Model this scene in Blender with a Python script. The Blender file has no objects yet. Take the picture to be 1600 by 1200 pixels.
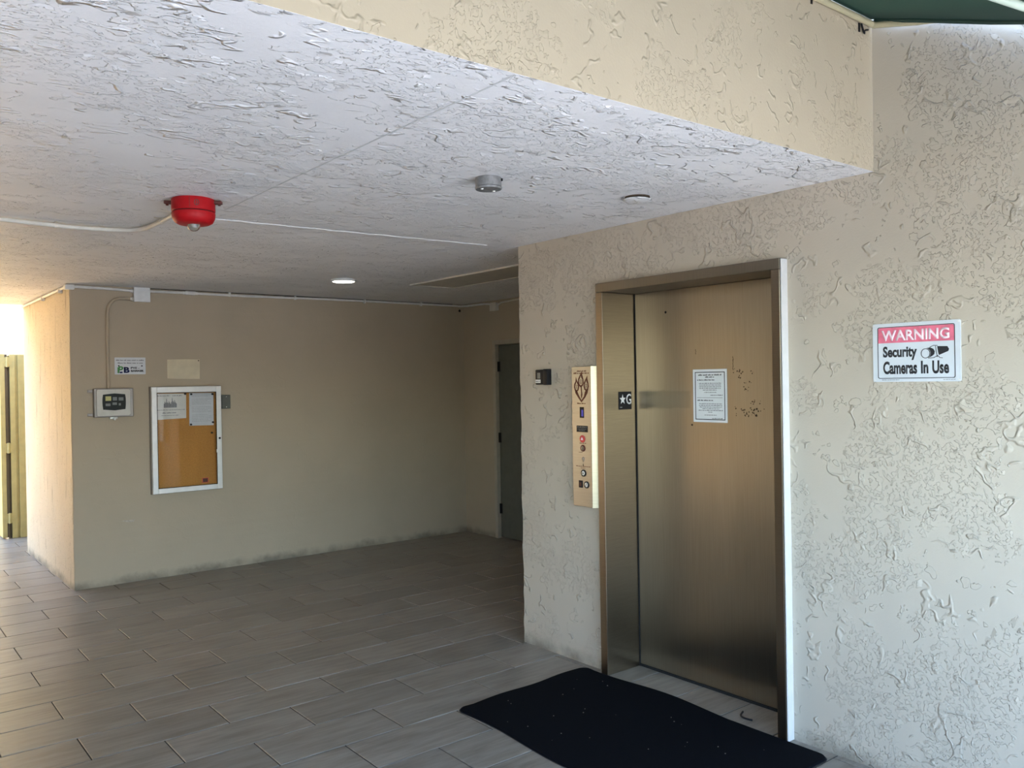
import bpy, bmesh, math, random
from mathutils import Matrix, Vector

random.seed(7)
S = bpy.context.scene
COL = S.collection
PI = math.pi

# ------------------------------------------------------------------ camera
cam_d = bpy.data.cameras.new('camera')
cam_d.sensor_width = 36.0
cam_d.lens = 29.783
cam_d.clip_start = 0.02
cam_d.clip_end = 300
cam = bpy.data.objects.new('camera', cam_d)
COL.objects.link(cam)
_r = (0.780991, -0.62432, -0.016646)
_u = (0.015794, -0.006901, 0.999851)
_f = (0.624342, 0.781138, -0.00447)
cam.matrix_world = Matrix(((_r[0], _u[0], -_f[0], 0.0), (_r[1], _u[1], -_f[1], 0.0),
                           (_r[2], _u[2], -_f[2], 1.6), (0, 0, 0, 1)))
S.camera = cam

# ------------------------------------------------------------------ sky, sun, exposure
W = bpy.data.worlds.new('sky')
S.world = W
W.use_nodes = True
wn = W.node_tree
wn.nodes.clear()
sky = wn.nodes.new('ShaderNodeTexSky')
sky.sky_type = 'NISHITA'
sky.sun_disc = False
sky.sun_elevation = math.radians(52)
sky.sun_rotation = math.radians(70)
sky.air_density = 1.0
sky.dust_density = 2.0
bg = wn.nodes.new('ShaderNodeBackground')
bg.inputs['Strength'].default_value = 0.5
wo = wn.nodes.new('ShaderNodeOutputWorld')
wn.links.new(sky.outputs[0], bg.inputs['Color'])
wn.links.new(bg.outputs[0], wo.inputs['Surface'])

sun_d = bpy.data.lights.new('sun', 'SUN')
sun_d.energy = 4.5
sun_d.angle = math.radians(0.6)
sun_d.color = (1.0, 0.90, 0.76)
sun = bpy.data.objects.new('sun', sun_d)
COL.objects.link(sun)
sun.rotation_euler = Vector((-0.60, -0.20, -0.77)).to_track_quat('-Z', 'Y').to_euler()
sun.location = (0, 12, 12)

S.view_settings.view_transform = 'Standard'
S.view_settings.look = 'None'
S.view_settings.gamma = 1.0
S.view_settings.use_curve_mapping = False
S.view_settings.exposure = 2.46
try:
    S.cycles.max_bounces = 14
    S.cycles.diffuse_bounces = 8
    S.cycles.glossy_bounces = 6
    S.cycles.sample_clamp_indirect = 6.0
    S.cycles.caustics_reflective = True
    S.cycles.blur_glossy = 1.0
    S.cycles.caustics_refractive = False
except Exception:
    pass

# ------------------------------------------------------------------ dimensions (metres)
XW = 3.270      # face of the elevator wall
H = 2.413       # ceiling
YB = 7.369      # back wall face
XL = 1.449      # left end of the back wall block
YE = 9.455      # far end of that block
XR = 5.240      # recess wall face
YS = 1.744      # outer edge of the ceiling
YC = 4.018      # far corner of the elevator wall
XF = 3.225      # front of the steel elevator frame
XD = 3.478      # elevator door panel


# ------------------------------------------------------------------ node helpers
def new_mat(name):
    m = bpy.data.materials.new(name)
    m.use_nodes = True
    nt = m.node_tree
    b = nt.nodes['Principled BSDF']
    return m, nt, b


def nd(nt, kind, **kw):
    n = nt.nodes.new(kind)
    for k, v in kw.items():
        if k in n.bl_rna.properties.keys():
            setattr(n, k, v)
        else:
            n.inputs[k].default_value = v
    return n


def lk(nt, a, b):
    nt.links.new(a, b)


def mth(nt, op, a, b=None, clamp=False):
    n = nt.nodes.new('ShaderNodeMath')
    n.operation = op
    n.use_clamp = clamp
    for i, v in enumerate((a, b)):
        if v is None:
            continue
        if isinstance(v, (int, float)):
            n.inputs[i].default_value = v
        else:
            nt.links.new(v, n.inputs[i])
    return n.outputs[0]


def sstep(nt, v, lo, hi, a=0.0, b=1.0):
    n = nt.nodes.new('ShaderNodeMapRange')
    n.interpolation_type = 'SMOOTHSTEP'
    n.inputs['From Min'].default_value = lo
    n.inputs['From Max'].default_value = hi
    n.inputs['To Min'].default_value = a
    n.inputs['To Max'].default_value = b
    nt.links.new(v, n.inputs['Value'])
    return n.outputs['Result']


def mix(nt, fac, a, b):
    n = nt.nodes.new('ShaderNodeMix')
    n.data_type = 'RGBA'
    if isinstance(fac, (int, float)):
        n.inputs[0].default_value = fac
    else:
        nt.links.new(fac, n.inputs[0])
    for i, v in ((6, a), (7, b)):
        if isinstance(v, tuple):
            n.inputs[i].default_value = (*v[:3], 1)
        else:
            nt.links.new(v, n.inputs[i])
    return n.outputs[2]


def noise(nt, vec, scale, detail=2.0, rough=0.5, dist=0.0):
    n = nt.nodes.new('ShaderNodeTexNoise')
    n.inputs['Scale'].default_value = scale
    n.inputs['Detail'].default_value = detail
    n.inputs['Roughness'].default_value = rough
    n.inputs['Distortion'].default_value = dist
    nt.links.new(vec, n.inputs['Vector'])
    return n.outputs['Fac']


def coords(nt, stretch=None):
    t = nt.nodes.new('ShaderNodeTexCoord')
    if stretch is None:
        return t.outputs['Object']
    m = nt.nodes.new('ShaderNodeMapping')
    m.inputs['Scale'].default_value = stretch
    nt.links.new(t.outputs['Object'], m.inputs['Vector'])
    return m.outputs[0]


def plain(name, col, rough=0.5, metal=0.0, spec=0.5, var=0.06, scale=14.0, emit=None):
    m, nt, b = new_mat(name)
    v = coords(nt)
    n = noise(nt, v, scale, 3)
    f = sstep(nt, n, 0.3, 0.7)
    lo = tuple(max(0, c * (1 - var)) for c in col)
    hi = tuple(min(1, c * (1 + var)) for c in col)
    lk(nt, mix(nt, f, lo, hi), b.inputs['Base Color'])
    b.inputs['Roughness'].default_value = rough
    b.inputs['Metallic'].default_value = metal
    b.inputs['Specular IOR Level'].default_value = spec
    if emit:
        b.inputs['Emission Color'].default_value = (*emit[0], 1)
        b.inputs['Emission Strength'].default_value = emit[1]
    return m


def stucco(name, col, strength=0.9, coarse=1.0, cover=0.0, dirt=0.0, rough=0.62, stretch=(1, 1, 1), dirt_col=(0.13, 0.115, 0.09), stains=0.0):
    """painted skip-trowel plaster: flattened plateaus with sharp little edges between smooth areas"""
    m, nt, b = new_mat(name)
    v = coords(nt, stretch)
    c = coarse
    # warp
    wn_ = nt.nodes.new('ShaderNodeTexNoise')
    wn_.inputs['Scale'].default_value = 5.0 * c
    wn_.inputs['Detail'].default_value = 2
    lk(nt, v, wn_.inputs['Vector'])
    wv = nt.nodes.new('ShaderNodeVectorMath')
    wv.operation = 'MULTIPLY_ADD'
    lk(nt, wn_.outputs['Color'], wv.inputs[0])
    wv.inputs[1].default_value = (0.09 / c,) * 3
    lk(nt, v, wv.inputs[2])
    vv = wv.outputs[0]
    clus = noise(nt, v, 2.6 * c, 3, 0.6)
    big = noise(nt, vv, 11.0 * c, 3, 0.55)
    plate = sstep(nt, big, 0.600 - cover, 0.616 - cover)
    mid = noise(nt, vv, 42.0 * c, 2, 0.6)
    midp = sstep(nt, mid, 0.525, 0.560)
    msk = sstep(nt, clus, 0.455 - cover, 0.53 - cover)
    midp = mth(nt, 'MULTIPLY', midp, msk)
    ridge = noise(nt, vv, 7.0 * c, 2, 0.5)
    ridge = mth(nt, 'ABSOLUTE', mth(nt, 'SUBTRACT', ridge, 0.5))
    ridge = sstep(nt, ridge, 0.004, 0.03, 1.0, 0.0)
    rmsk = sstep(nt, noise(nt, v, 9.0 * c, 2, 0.5), 0.53, 0.60)
    ridge = mth(nt, 'MULTIPLY', ridge, rmsk)
    fine = noise(nt, v, 120.0, 3, 0.6)
    h = mth(nt, 'ADD', mth(nt, 'MULTIPLY', plate, 0.45), mth(nt, 'MULTIPLY', midp, 0.60))
    h = mth(nt, 'ADD', h, mth(nt, 'MULTIPLY', ridge, 0.60))
    h = mth(nt, 'ADD', h, mth(nt, 'MULTIPLY', fine, 0.08))
    bp = nt.nodes.new('ShaderNodeBump')
    bp.inputs['Strength'].default_value = strength
    bp.inputs['Distance'].default_value = 0.020 if name.startswith('white') else 0.011
    lk(nt, h, bp.inputs['Height'])
    lk(nt, bp.outputs[0], b.inputs['Normal'])
    tint = sstep(nt, noise(nt, v, 1.7, 4, 0.6), 0.3, 0.7)
    base = mix(nt, tint, tuple(x * 0.96 for x in col), tuple(min(1, x * 1.03) for x in col))
    if stains:
        st = noise(nt, coords(nt, (9, 9, 1.6)), 1.0, 5, 0.7)
        st = sstep(nt, st, 0.56, 0.75)
        spk = sstep(nt, noise(nt, v, 55, 3, 0.7), 0.60, 0.72)
        st = mth(nt, 'MULTIPLY', mth(nt, 'MAXIMUM', st, spk), stains)
        base = mix(nt, st, base, (0.20, 0.15, 0.09))
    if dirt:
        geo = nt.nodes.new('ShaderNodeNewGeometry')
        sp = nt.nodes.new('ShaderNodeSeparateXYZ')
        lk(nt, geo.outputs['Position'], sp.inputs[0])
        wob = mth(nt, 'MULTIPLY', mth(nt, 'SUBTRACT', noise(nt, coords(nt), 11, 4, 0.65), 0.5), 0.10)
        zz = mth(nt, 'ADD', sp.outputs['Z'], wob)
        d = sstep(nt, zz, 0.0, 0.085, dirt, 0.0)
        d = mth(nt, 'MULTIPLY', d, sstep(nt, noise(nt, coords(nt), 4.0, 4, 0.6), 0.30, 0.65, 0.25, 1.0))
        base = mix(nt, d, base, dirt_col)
    lk(nt, base, b.inputs['Base Color'])
    b.inputs['Roughness'].default_value = rough
    b.inputs['Specular IOR Level'].default_value = 0.4
    return m


def steel(name, col=(0.55, 0.52, 0.47), rough=0.30, streak=(3, 3, 90), marks=False, aniso=0.0):
    m, nt, b = new_mat(name)
    v = coords(nt, streak)
    n = noise(nt, v, 3.0, 4, 0.6)
    g = sstep(nt, n, 0.25, 0.75)
    base = mix(nt, g, tuple(x * 0.93 for x in col), tuple(x * 1.05 for x in col))
    big = noise(nt, coords(nt, (2.5, 1.5, 0.6)), 2.2, 2, 0.5)
    rr = sstep(nt, big, 0.2, 0.8, rough * 0.95, rough * 1.08)
    if marks:
        # glue ghost where a sign was peeled off the door
        t = nt.nodes.new('ShaderNodeTexCoord')
        sp = nt.nodes.new('ShaderNodeSeparateXYZ')
        lk(nt, t.outputs['Object'], sp.inputs[0])
        wob = mth(nt, 'MULTIPLY', mth(nt, 'SUBTRACT', noise(nt, t.outputs['Object'], 22, 2), 0.5), 0.02)
        by = mth(nt, 'ABSOLUTE', mth(nt, 'SUBTRACT', mth(nt, 'ADD', sp.outputs['X'], wob), 0.275))
        bz = mth(nt, 'ABSOLUTE', mth(nt, 'SUBTRACT', mth(nt, 'ADD', sp.outputs['Z'], wob), 1.484))
        gy = sstep(nt, by, 0.145, 0.165, 1.0, 0.0)
        gz = sstep(nt, bz, 0.040, 0.052, 1.0, 0.0)
        gh = mth(nt, 'MULTIPLY', mth(nt, 'MULTIPLY', gy, gz), 0.5)
        base = mix(nt, gh, base, (0.26, 0.235, 0.18))
        rr = mth(nt, 'ADD', rr, mth(nt, 'MULTIPLY', gh, 0.10))
    lk(nt, base, b.inputs['Base Color'])
    lk(nt, rr, b.inputs['Roughness'])
    b.inputs['Metallic'].default_value = 1.0
    if aniso:
        b.inputs['Anisotropic'].default_value = aniso
        tg = nt.nodes.new('ShaderNodeTangent')
        tg.direction_type = 'RADIAL'
        tg.axis = 'Z'
        lk(nt, tg.outputs[0], b.inputs['Tangent'])
    bp = nt.nodes.new('ShaderNodeBump')
    bp.inputs['Strength'].default_value = 0.02
    bp.inputs['Distance'].default_value = 0.0005
    lk(nt, n, bp.inputs['Height'])
    lk(nt, bp.outputs[0], b.inputs['Normal'])
    return m


def tile_mat():
    m, nt, b = new_mat('wood_look_porcelain')
    t = nt.nodes.new('ShaderNodeTexCoord')
    oi = nt.nodes.new('ShaderNodeObjectInfo')
    off = nt.nodes.new('ShaderNodeVectorMath')
    off.operation = 'ADD'
    cx = nt.nodes.new('ShaderNodeCombineXYZ')
    r1 = mth(nt, 'MULTIPLY', oi.outputs['Random'], 37.0)
    lk(nt, r1, cx.inputs[0])
    lk(nt, r1, cx.inputs[1])
    lk(nt, t.outputs['Object'], off.inputs[0])
    lk(nt, cx.outputs[0], off.inputs[1])
    mp = nt.nodes.new('ShaderNodeMapping')
    mp.inputs['Scale'].default_value = (1.6, 13, 1)
    lk(nt, off.outputs[0], mp.inputs[0])
    gr = noise(nt, mp.outputs[0], 2.2, 6, 0.62, 0.4)
    g = sstep(nt, gr, 0.30, 0.72)
    mp2 = nt.nodes.new('ShaderNodeMapping')
    mp2.inputs['Scale'].default_value = (1.0, 3.0, 1)
    lk(nt, off.outputs[0], mp2.inputs[0])
    cl = sstep(nt, noise(nt, mp2.outputs[0], 2.5, 4, 0.6), 0.35, 0.70)
    base = mix(nt, g, (0.165, 0.142, 0.115), (0.285, 0.255, 0.214))
    base = mix(nt, mth(nt, 'MULTIPLY', cl, 0.35), base, (0.315, 0.287, 0.248))
    tone = mth(nt, 'ADD', mth(nt, 'MULTIPLY', oi.outputs['Random'], 0.22), 0.89)
    hs = nt.nodes.new('ShaderNodeHueSaturation')
    lk(nt, base, hs.inputs['Color'])
    lk(nt, tone, hs.inputs['Value'])
    lk(nt, hs.outputs[0], b.inputs['Base Color'])
    rr = sstep(nt, gr, 0.3, 0.7, 0.28, 0.40)
    lk(nt, rr, b.inputs['Roughness'])
    b.inputs['Specular IOR Level'].default_value = 0.32
    bp = nt.nodes.new('ShaderNodeBump')
    bp.inputs['Strength'].default_value = 0.12
    bp.inputs['Distance'].default_value = 0.001
    lk(nt, gr, bp.inputs['Height'])
    lk(nt, bp.outputs[0], b.inputs['Normal'])
    return m


def cork_mat():
    m, nt, b = new_mat('cork')
    v = coords(nt)
    a = noise(nt, v, 90, 4, 0.7)
    big = noise(nt, coords(nt, (6, 1, 0.8)), 1.3, 3, 0.5)
    base = mix(nt, sstep(nt, a, 0.3, 0.7), (0.48, 0.215, 0.042), (0.60, 0.28, 0.062))
    base = mix(nt, sstep(nt, big, 0.35, 0.65, 0, 0.35), base, (0.38, 0.165, 0.035))
    lk(nt, base, b.inputs['Base Color'])
    b.inputs['Roughness'].default_value = 0.85
    return m


def glass_mat(name, tint=(1, 1, 1), fac=0.06):
    m = bpy.data.materials.new(name)
    m.use_nodes = True
    nt = m.node_tree
    nt.nodes.clear()
    out = nt.nodes.new('ShaderNodeOutputMaterial')
    tr = nt.nodes.new('ShaderNodeBsdfTransparent')
    tr.inputs[0].default_value = (*tint, 1)
    gl = nt.nodes.new('ShaderNodeBsdfGlossy')
    gl.inputs['Roughness'].default_value = 0.04
    fr = nt.nodes.new('ShaderNodeFresnel')
    fr.inputs['IOR'].default_value = 1.48
    mx = nt.nodes.new('ShaderNodeMixShader')
    lk(nt, fr.outputs[0], mx.inputs[0])
    lk(nt, tr.outputs[0], mx.inputs[1])
    lk(nt, gl.outputs[0], mx.inputs[2])
    lk(nt, mx.outputs[0], out.inputs['Surface'])
    return m


def carpet_mat():
    m, nt, b = new_mat('mat_pile')
    v = coords(nt)
    n = noise(nt, v, 420, 3, 0.7)
    base = mix(nt, sstep(nt, n, 0.3, 0.7), (0.0020, 0.0024, 0.0038), (0.0055, 0.0066, 0.0095))
    lk(nt, base, b.inputs['Base Color'])
    b.inputs['Roughness'].default_value = 0.95
    b.inputs['Specular IOR Level'].default_value = 0.06
    bp = nt.nodes.new('ShaderNodeBump')
    bp.inputs['Strength'].default_value = 0.6
    bp.inputs['Distance'].default_value = 0.003
    lk(nt, n, bp.inputs['Height'])
    lk(nt, bp.outputs[0], b.inputs['Normal'])
    return m


def awning_mat():
    m = bpy.data.materials.new('awning_canvas')
    m.use_nodes = True
    nt = m.node_tree
    b = nt.nodes['Principled BSDF']
    v = coords(nt)
    n = noise(nt, v, 300, 2)
    base = mix(nt, n, (0.040, 0.075, 0.058), (0.058, 0.105, 0.082))
    lk(nt, base, b.inputs['Base Color'])
    b.inputs['Roughness'].default_value = 0.7
    tl = nt.nodes.new('ShaderNodeBsdfTranslucent')
    tl.inputs[0].default_value = (0.05, 0.11, 0.085, 1)
    mx = nt.nodes.new('ShaderNodeMixShader')
    mx.inputs[0].default_value = 0.4
    out = nt.nodes['Material Output']
    lk(nt, b.outputs[0], mx.inputs[1])
    lk(nt, tl.outputs[0], mx.inputs[2])
    lk(nt, mx.outputs[0], out.inputs['Surface'])
    return m


M = {}
CREAM = (0.505, 0.447, 0.36)
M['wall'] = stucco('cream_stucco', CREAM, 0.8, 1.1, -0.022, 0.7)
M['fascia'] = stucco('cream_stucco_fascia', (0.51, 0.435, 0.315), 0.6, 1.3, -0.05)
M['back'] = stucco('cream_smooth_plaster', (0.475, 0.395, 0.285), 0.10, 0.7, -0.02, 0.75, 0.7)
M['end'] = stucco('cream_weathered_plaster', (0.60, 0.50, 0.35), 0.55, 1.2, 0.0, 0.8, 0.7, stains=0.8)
M['ceil'] = stucco('white_ceiling_stucco', (0.87, 0.865, 0.865), 1.0, 0.95, 0.0, 0.0, 0.5, (0.8, 1.25, 1))
M['tile'] = tile_mat()
M['grout'] = plain('dark_grout', (0.026, 0.023, 0.020), 0.95, var=0.2, scale=30)
M['ground'] = plain('pale_concrete', (0.33, 0.32, 0.29), 0.9, var=0.10, scale=1.5)
M['yard'] = plain('tan_paving', (0.46, 0.28, 0.085), 0.9, var=0.08, scale=2.0)
M['walk'] = plain('grey_concrete', (0.33, 0.33, 0.325), 0.9, var=0.10, scale=1.5)
M['steel'] = steel('brushed_steel', (0.28, 0.235, 0.18))
M['steeldoor'] = steel('brushed_steel_door', (0.375, 0.325, 0.25), 0.31, (70, 70, 1.2), marks=True, aniso=0.75)
M['steelhead'] = steel('tarnished_steel', (0.22, 0.20, 0.165), 0.4, (60, 3, 3))
M['steelbright'] = steel('polished_steel', (0.44, 0.39, 0.28), 0.3, (3, 3, 60))
M['steelpanel'] = steel('brushed_steel_panel', (0.40, 0.395, 0.365), 0.36, (3, 3, 60))
M['black'] = plain('black_plastic', (0.010, 0.010, 0.012), 0.5, 0.0, 0.25)
M['dark'] = plain('dark_gap', (0.008, 0.007, 0.006), 0.9)
M['ink'] = plain('black_ink', (0.015, 0.016, 0.02), 0.5)
M['grey_ink'] = plain('grey_print', (0.16, 0.16, 0.17), 0.7)
M['white'] = plain('white_enamel', (0.78, 0.78, 0.76), 0.4)
M['signwhite'] = plain('sign_white', (0.64, 0.68, 0.715), 0.4, var=0.03)
M['pink'] = plain('faded_red', (0.75, 0.17, 0.25), 0.45, var=0.14, scale=30)
M['pinkwhite'] = plain('faded_white', (0.86, 0.68, 0.72), 0.45)
M['red'] = plain('alarm_red', (0.42, 0.006, 0.010), 0.5, 0.0, 0.25, var=0.05)
M['redbtn'] = plain('button_red', (0.60, 0.07, 0.06), 0.4)
M['maroon'] = plain('maroon_print', (0.085, 0.016, 0.010), 0.5)
M['clear'] = glass_mat('clear_glazing')
M['lens'] = plain('clear_lens', (0.75, 0.72, 0.64), 0.08, 0.0, 0.9)
M['lens'].node_tree.nodes['Principled BSDF'].inputs['Transmission Weight'].default_value = 0.75
M['greybox'] = plain('grey_paint', (0.22, 0.22, 0.22), 0.45, 0.3, var=0.2, scale=50)
M['greenbox'] = plain('grey_green_paint', (0.115, 0.12, 0.10), 0.5)
M['alu'] = plain('satin_aluminium', (0.80, 0.79, 0.75), 0.42, 0.3, var=0.04)
M['aludark'] = plain('aluminium_case', (0.30, 0.275, 0.25), 0.45, 0.5)
M['conduit'] = plain('painted_conduit', (0.70, 0.66, 0.58), 0.5)
M['conduitwhite'] = plain('white_conduit', (0.74, 0.73, 0.69), 0.45)
M['cork'] = cork_mat()
M['paper'] = plain('paper', (0.72, 0.71, 0.66), 0.8, var=0.03)
M['paperold'] = plain('cream_label', (0.66, 0.575, 0.40), 0.75, var=0.05)
M['yellowpost'] = plain('olive_yellow_paint', (0.46, 0.375, 0.145), 0.5)
M['yellowgap'] = plain('shadow_strip', (0.10, 0.075, 0.04), 0.7)
M['greendoor'] = plain('dark_green_door', (0.13, 0.13, 0.105), 0.5)
M['frame_paint'] = plain('door_frame_paint', (0.46, 0.41, 0.32), 0.5)
M['mat'] = carpet_mat()
M['mat_edge'] = plain('mat_rubber', (0.01, 0.01, 0.012), 0.7)
M['awning'] = awning_mat()
M['tube'] = plain('cream_tube', (0.46, 0.41, 0.26), 0.5)
M['minttube'] = plain('mint_tube', (0.55, 0.66, 0.55), 0.45)
M['lint'] = plain('pale_lint', (0.22, 0.20, 0.16), 0.9)
M['led'] = plain('led_diffuser', (0.9, 0.9, 0.88), 0.5, emit=((1.0, 0.93, 0.82), 2.2))
M['bluedisp'] = plain('blue_display', (0.02, 0.02, 0.15), 0.3, emit=((0.05, 0.06, 0.9), 0.05))
M['green_ink'] = plain('green_print', (0.07, 0.30, 0.07), 0.5)
M['navy_ink'] = plain('navy_print', (0.01, 0.018, 0.11), 0.5)
M['scr'] = plain('scorch_brown', (0.055, 0.035, 0.018), 0.8)
M['yellowlens'] = plain('amber_lens', (0.50, 0.47, 0.16), 0.4)
M['greylens'] = plain('grey_lens', (0.17, 0.18, 0.17), 0.4)
M['window_dark'] = plain('dark_window', (0.022, 0.025, 0.022), 0.35, 0.0, 0.12)
M['caulk'] = plain('white_paint_edge', (0.62, 0.615, 0.60), 0.6, var=0.04)
M['dirtwhite'] = plain('faint_plaster_line', (0.86, 0.86, 0.86), 0.55)
M['bouncewall'] = stucco('warm_bounce_stucco', (0.78, 0.58, 0.30), 0.4, 1.0)
M['light_blocker'] = stucco('blocker_green', (0.035, 0.055, 0.02), 1.0, 3.0)
M['opp'] = stucco('tan_stucco', (0.33, 0.285, 0.22), 0.4, 1.0)


# ------------------------------------------------------------------ mesh helpers
class B:
    """collects shapes into one mesh"""
    def __init__(self):
        self.bm = bmesh.new()

    def box(self, x0, x1, y0, y1, z0, z1, bev=0.0, seg=2, mtx=None):
        r = bmesh.ops.create_cube(self.bm, size=1.0)
        vs = r['verts']
        for v in vs:
            v.co = Vector(((x0 + x1) / 2 + v.co.x * (x1 - x0), (y0 + y1) / 2 + v.co.y * (y1 - y0), (z0 + z1) / 2 + v.co.z * (z1 - z0)))
        if bev > 0:
            es = list({e for v in vs for e in v.link_edges})
            rb = bmesh.ops.bevel(self.bm, geom=es, offset=bev, segments=seg, profile=0.5, affect='EDGES')
            vs = list({v for f in rb['faces'] for v in f.verts} | {v for v in vs if v.is_valid})
        if mtx is not None:
            for v in vs:
                v.co = mtx @ v.co
        return self

    def poly(self, pts, y0, y1):
        """outline in x,z extruded in y"""
        a = [self.bm.verts.new((x, y0, z)) for x, z in pts]
        b = [self.bm.verts.new((x, y1, z)) for x, z in pts]
        n = len(pts)
        self.bm.faces.new(a)
        self.bm.faces.new(b[::-1])
        for i in range(n):
            j = (i + 1) % n
            self.bm.faces.new((a[j], a[i], b[i], b[j]))
        return self

    def ring(self, outer, inner, y0, y1):
        n = len(outer)
        L = []
        for pts, y in ((outer, y0), (inner, y0), (inner, y1), (outer, y1)):
            L.append([self.bm.verts.new((x, y, z)) for x, z in pts])
        for k in range(4):
            p, q = L[k], L[(k + 1) % 4]
            for i in range(n):
                j = (i + 1) % n
                self.bm.faces.new((p[i], p[j], q[j], q[i]))
        return self

    def lathe(self, prof, seg=32, axis='z', at=(0, 0, 0)):
        """prof: list of (radius, height); turned around axis"""
        rows = []
        for r, h in prof:
            row = []
            if r < 1e-6:
                p = (0, 0, h)
                row = [self.bm.verts.new(self._ax(p, axis, at))] * seg
            else:
                for i in range(seg):
                    t = 2 * PI * i / seg
                    row.append(self.bm.verts.new(self._ax((r * math.cos(t), r * math.sin(t), h), axis, at)))
            rows.append(row)
        for a, b in zip(rows[:-1], rows[1:]):
            for i in range(seg):
                j = (i + 1) % seg
                f = []
                for v in (a[i], a[j], b[j], b[i]):
                    if v not in f:
                        f.append(v)
                if len(f) >= 3:
                    try:
                        self.bm.faces.new(f)
                    except ValueError:
                        pass
        for row in (rows[0], rows[-1]):
            if row[0] is not row[1]:
                try:
                    self.bm.faces.new(row)
                except ValueError:
                    pass
        return self

    @staticmethod
    def _ax(p, axis, at):
        x, y, z = p
        if axis == 'y':       # height runs outward along -y
            x, y, z = x, -z, y
        elif axis == 'x':
            x, y, z = z, x, y
        return (x + at[0], y + at[1], z + at[2])

    def tube(self, pts, r, seg=10):
        pts = [Vector(p) for p in pts]
        rows = []
        n = len(pts)
        ref = None
        for i, p in enumerate(pts):
            d = (pts[min(i + 1, n - 1)] - pts[max(i - 1, 0)]).normalized()
            if ref is None:
                ref = Vector((0, 0, 1)) if abs(d.z) < 0.9 else Vector((1, 0, 0))
            a = d.cross(ref).normalized()
            b_ = a.cross(d).normalized()
            ref = b_
            rows.append([self.bm.verts.new(p + r * (math.cos(2 * PI * k / seg) * a + math.sin(2 * PI * k / seg) * b_)) for k in range(seg)])
        for a, b_ in zip(rows[:-1], rows[1:]):
            for k in range(seg):
                j = (k + 1) % seg
                self.bm.faces.new((a[k], a[j], b_[j], b_[k]))
        self.bm.faces.new(rows[0])
        self.bm.faces.new(rows[-1])
        return self

    def done(self, name, m, parent=None, smooth=None, recalc=True):
        if recalc:
            bmesh.ops.recalc_face_normals(self.bm, faces=self.bm.faces)
        me = bpy.data.meshes.new(name)
        self.bm.to_mesh(me)
        self.bm.free()
        me.materials.append(M[m] if isinstance(m, str) else m)
        if smooth is not None:
            me.shade_smooth()
            me.set_sharp_from_angle(angle=math.radians(smooth))
        o = bpy.data.objects.new(name, me)
        COL.objects.link(o)
        if parent is not None:
            o.parent = parent
        return o


def tag(o, label=None, cat=None, group=None, kind=None):
    if label:
        o['label'] = label
    if cat:
        o['category'] = cat
    if group:
        o['group'] = group
    if kind:
        o['kind'] = kind
    return o


def thing(name, label, cat, loc, rz=0.0, group=None):
    o = bpy.data.objects.new(name, None)
    o.empty_display_size = 0.1
    COL.objects.link(o)
    o.location = loc
    o.rotation_euler = (0, 0, rz)
    return tag(o, label, cat, group)


def struct(o):
    o['kind'] = 'structure'
    return o


def rrect(x0, x1, z0, z1, r, n=5):
    pts = []
    for cx, cz, a0 in ((x1 - r, z1 - r, 0), (x0 + r, z1 - r, 90), (x0 + r, z0 + r, 180), (x1 - r, z0 + r, 270)):
        for i in range(n + 1):
            a = math.radians(a0 + 90 * i / n)
            pts.append((cx + r * math.cos(a), cz + r * math.sin(a)))
    return pts


def circ(x, z, rx, rz=None, n=24, a0=0.0):
    rz = rx if rz is None else rz
    return [(x + rx * math.cos(2 * PI * i / n + a0), z + rz * math.sin(2 * PI * i / n + a0)) for i in range(n)]


def text(body, parent, m, x0, x1, z0, z1, y, bold=0.0, name='lettering', thick=0.0006, shear=0.0):
    """lettering fitted into the box x0..x1, z0..z1 on the plane y (outward is -y)"""
    cu = bpy.data.curves.new('text', 'FONT')
    cu.body = body
    cu.size = 1.0
    cu.offset = bold
    cu.shear = shear
    cu.resolution_u = 4
    ob = bpy.data.objects.new('text', cu)
    COL.objects.link(ob)
    dg = bpy.context.evaluated_depsgraph_get()
    me = bpy.data.meshes.new_from_object(ob.evaluated_get(dg))
    bpy.data.objects.remove(ob)
    bpy.data.curves.remove(cu)
    xs = [v.co.x for v in me.vertices]
    ys = [v.co.y for v in me.vertices]
    ax, bx, ay, by = min(xs), max(xs), min(ys), max(ys)
    bm = bmesh.new()
    bm.from_mesh(me)
    for v in bm.verts:
        v.co = Vector((x0 + (v.co.x - ax) / (bx - ax) * (x1 - x0), y, z0 + (v.co.y - ay) / (by - ay) * (z1 - z0)))
    r = bmesh.ops.extrude_face_region(bm, geom=list(bm.faces))
    for g in r['geom']:
        if isinstance(g, bmesh.types.BMVert):
            g.co.y -= thick
    bmesh.ops.recalc_face_normals(bm, faces=bm.faces)
    bm.to_mesh(me)
    bm.free()
    me.materials.clear()
    me.materials.append(M[m])
    me.name = name
    o = bpy.data.objects.new(name, me)
    COL.objects.link(o)
    o.parent = parent
    return o


rw = random.Random(11)


def print_lines(parent, m, rows, y, name='printed_lines', thick=0.0005):
    """lines of small print too fine to read: word-length strokes. rows = (x0, x1, z, height, align)"""
    b = B()
    for x0, x1, z, h in rows:
        x = x0
        while x < x1 - 0.25 * h:
            w = min(rw.uniform(1.2, 4.5) * h, x1 - x)
            # each word is a run of letter strokes with uneven tops
            k = max(2, int(w / (0.55 * h)))
            for i in range(k):
                a = x + w * i / k
                t = h * rw.choice((0.68, 0.72, 0.72, 1.0))
                b.box(a, a + w / k * 0.72, y - thick, y, z, z + t)
            x += w + 0.55 * h
    o = b.done(name, m, parent)
    o['kind'] = 'stuff'
    return o


RZ_E = -PI / 2       # things on the elevator wall: local x -> -Y, local y -> +X

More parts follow.
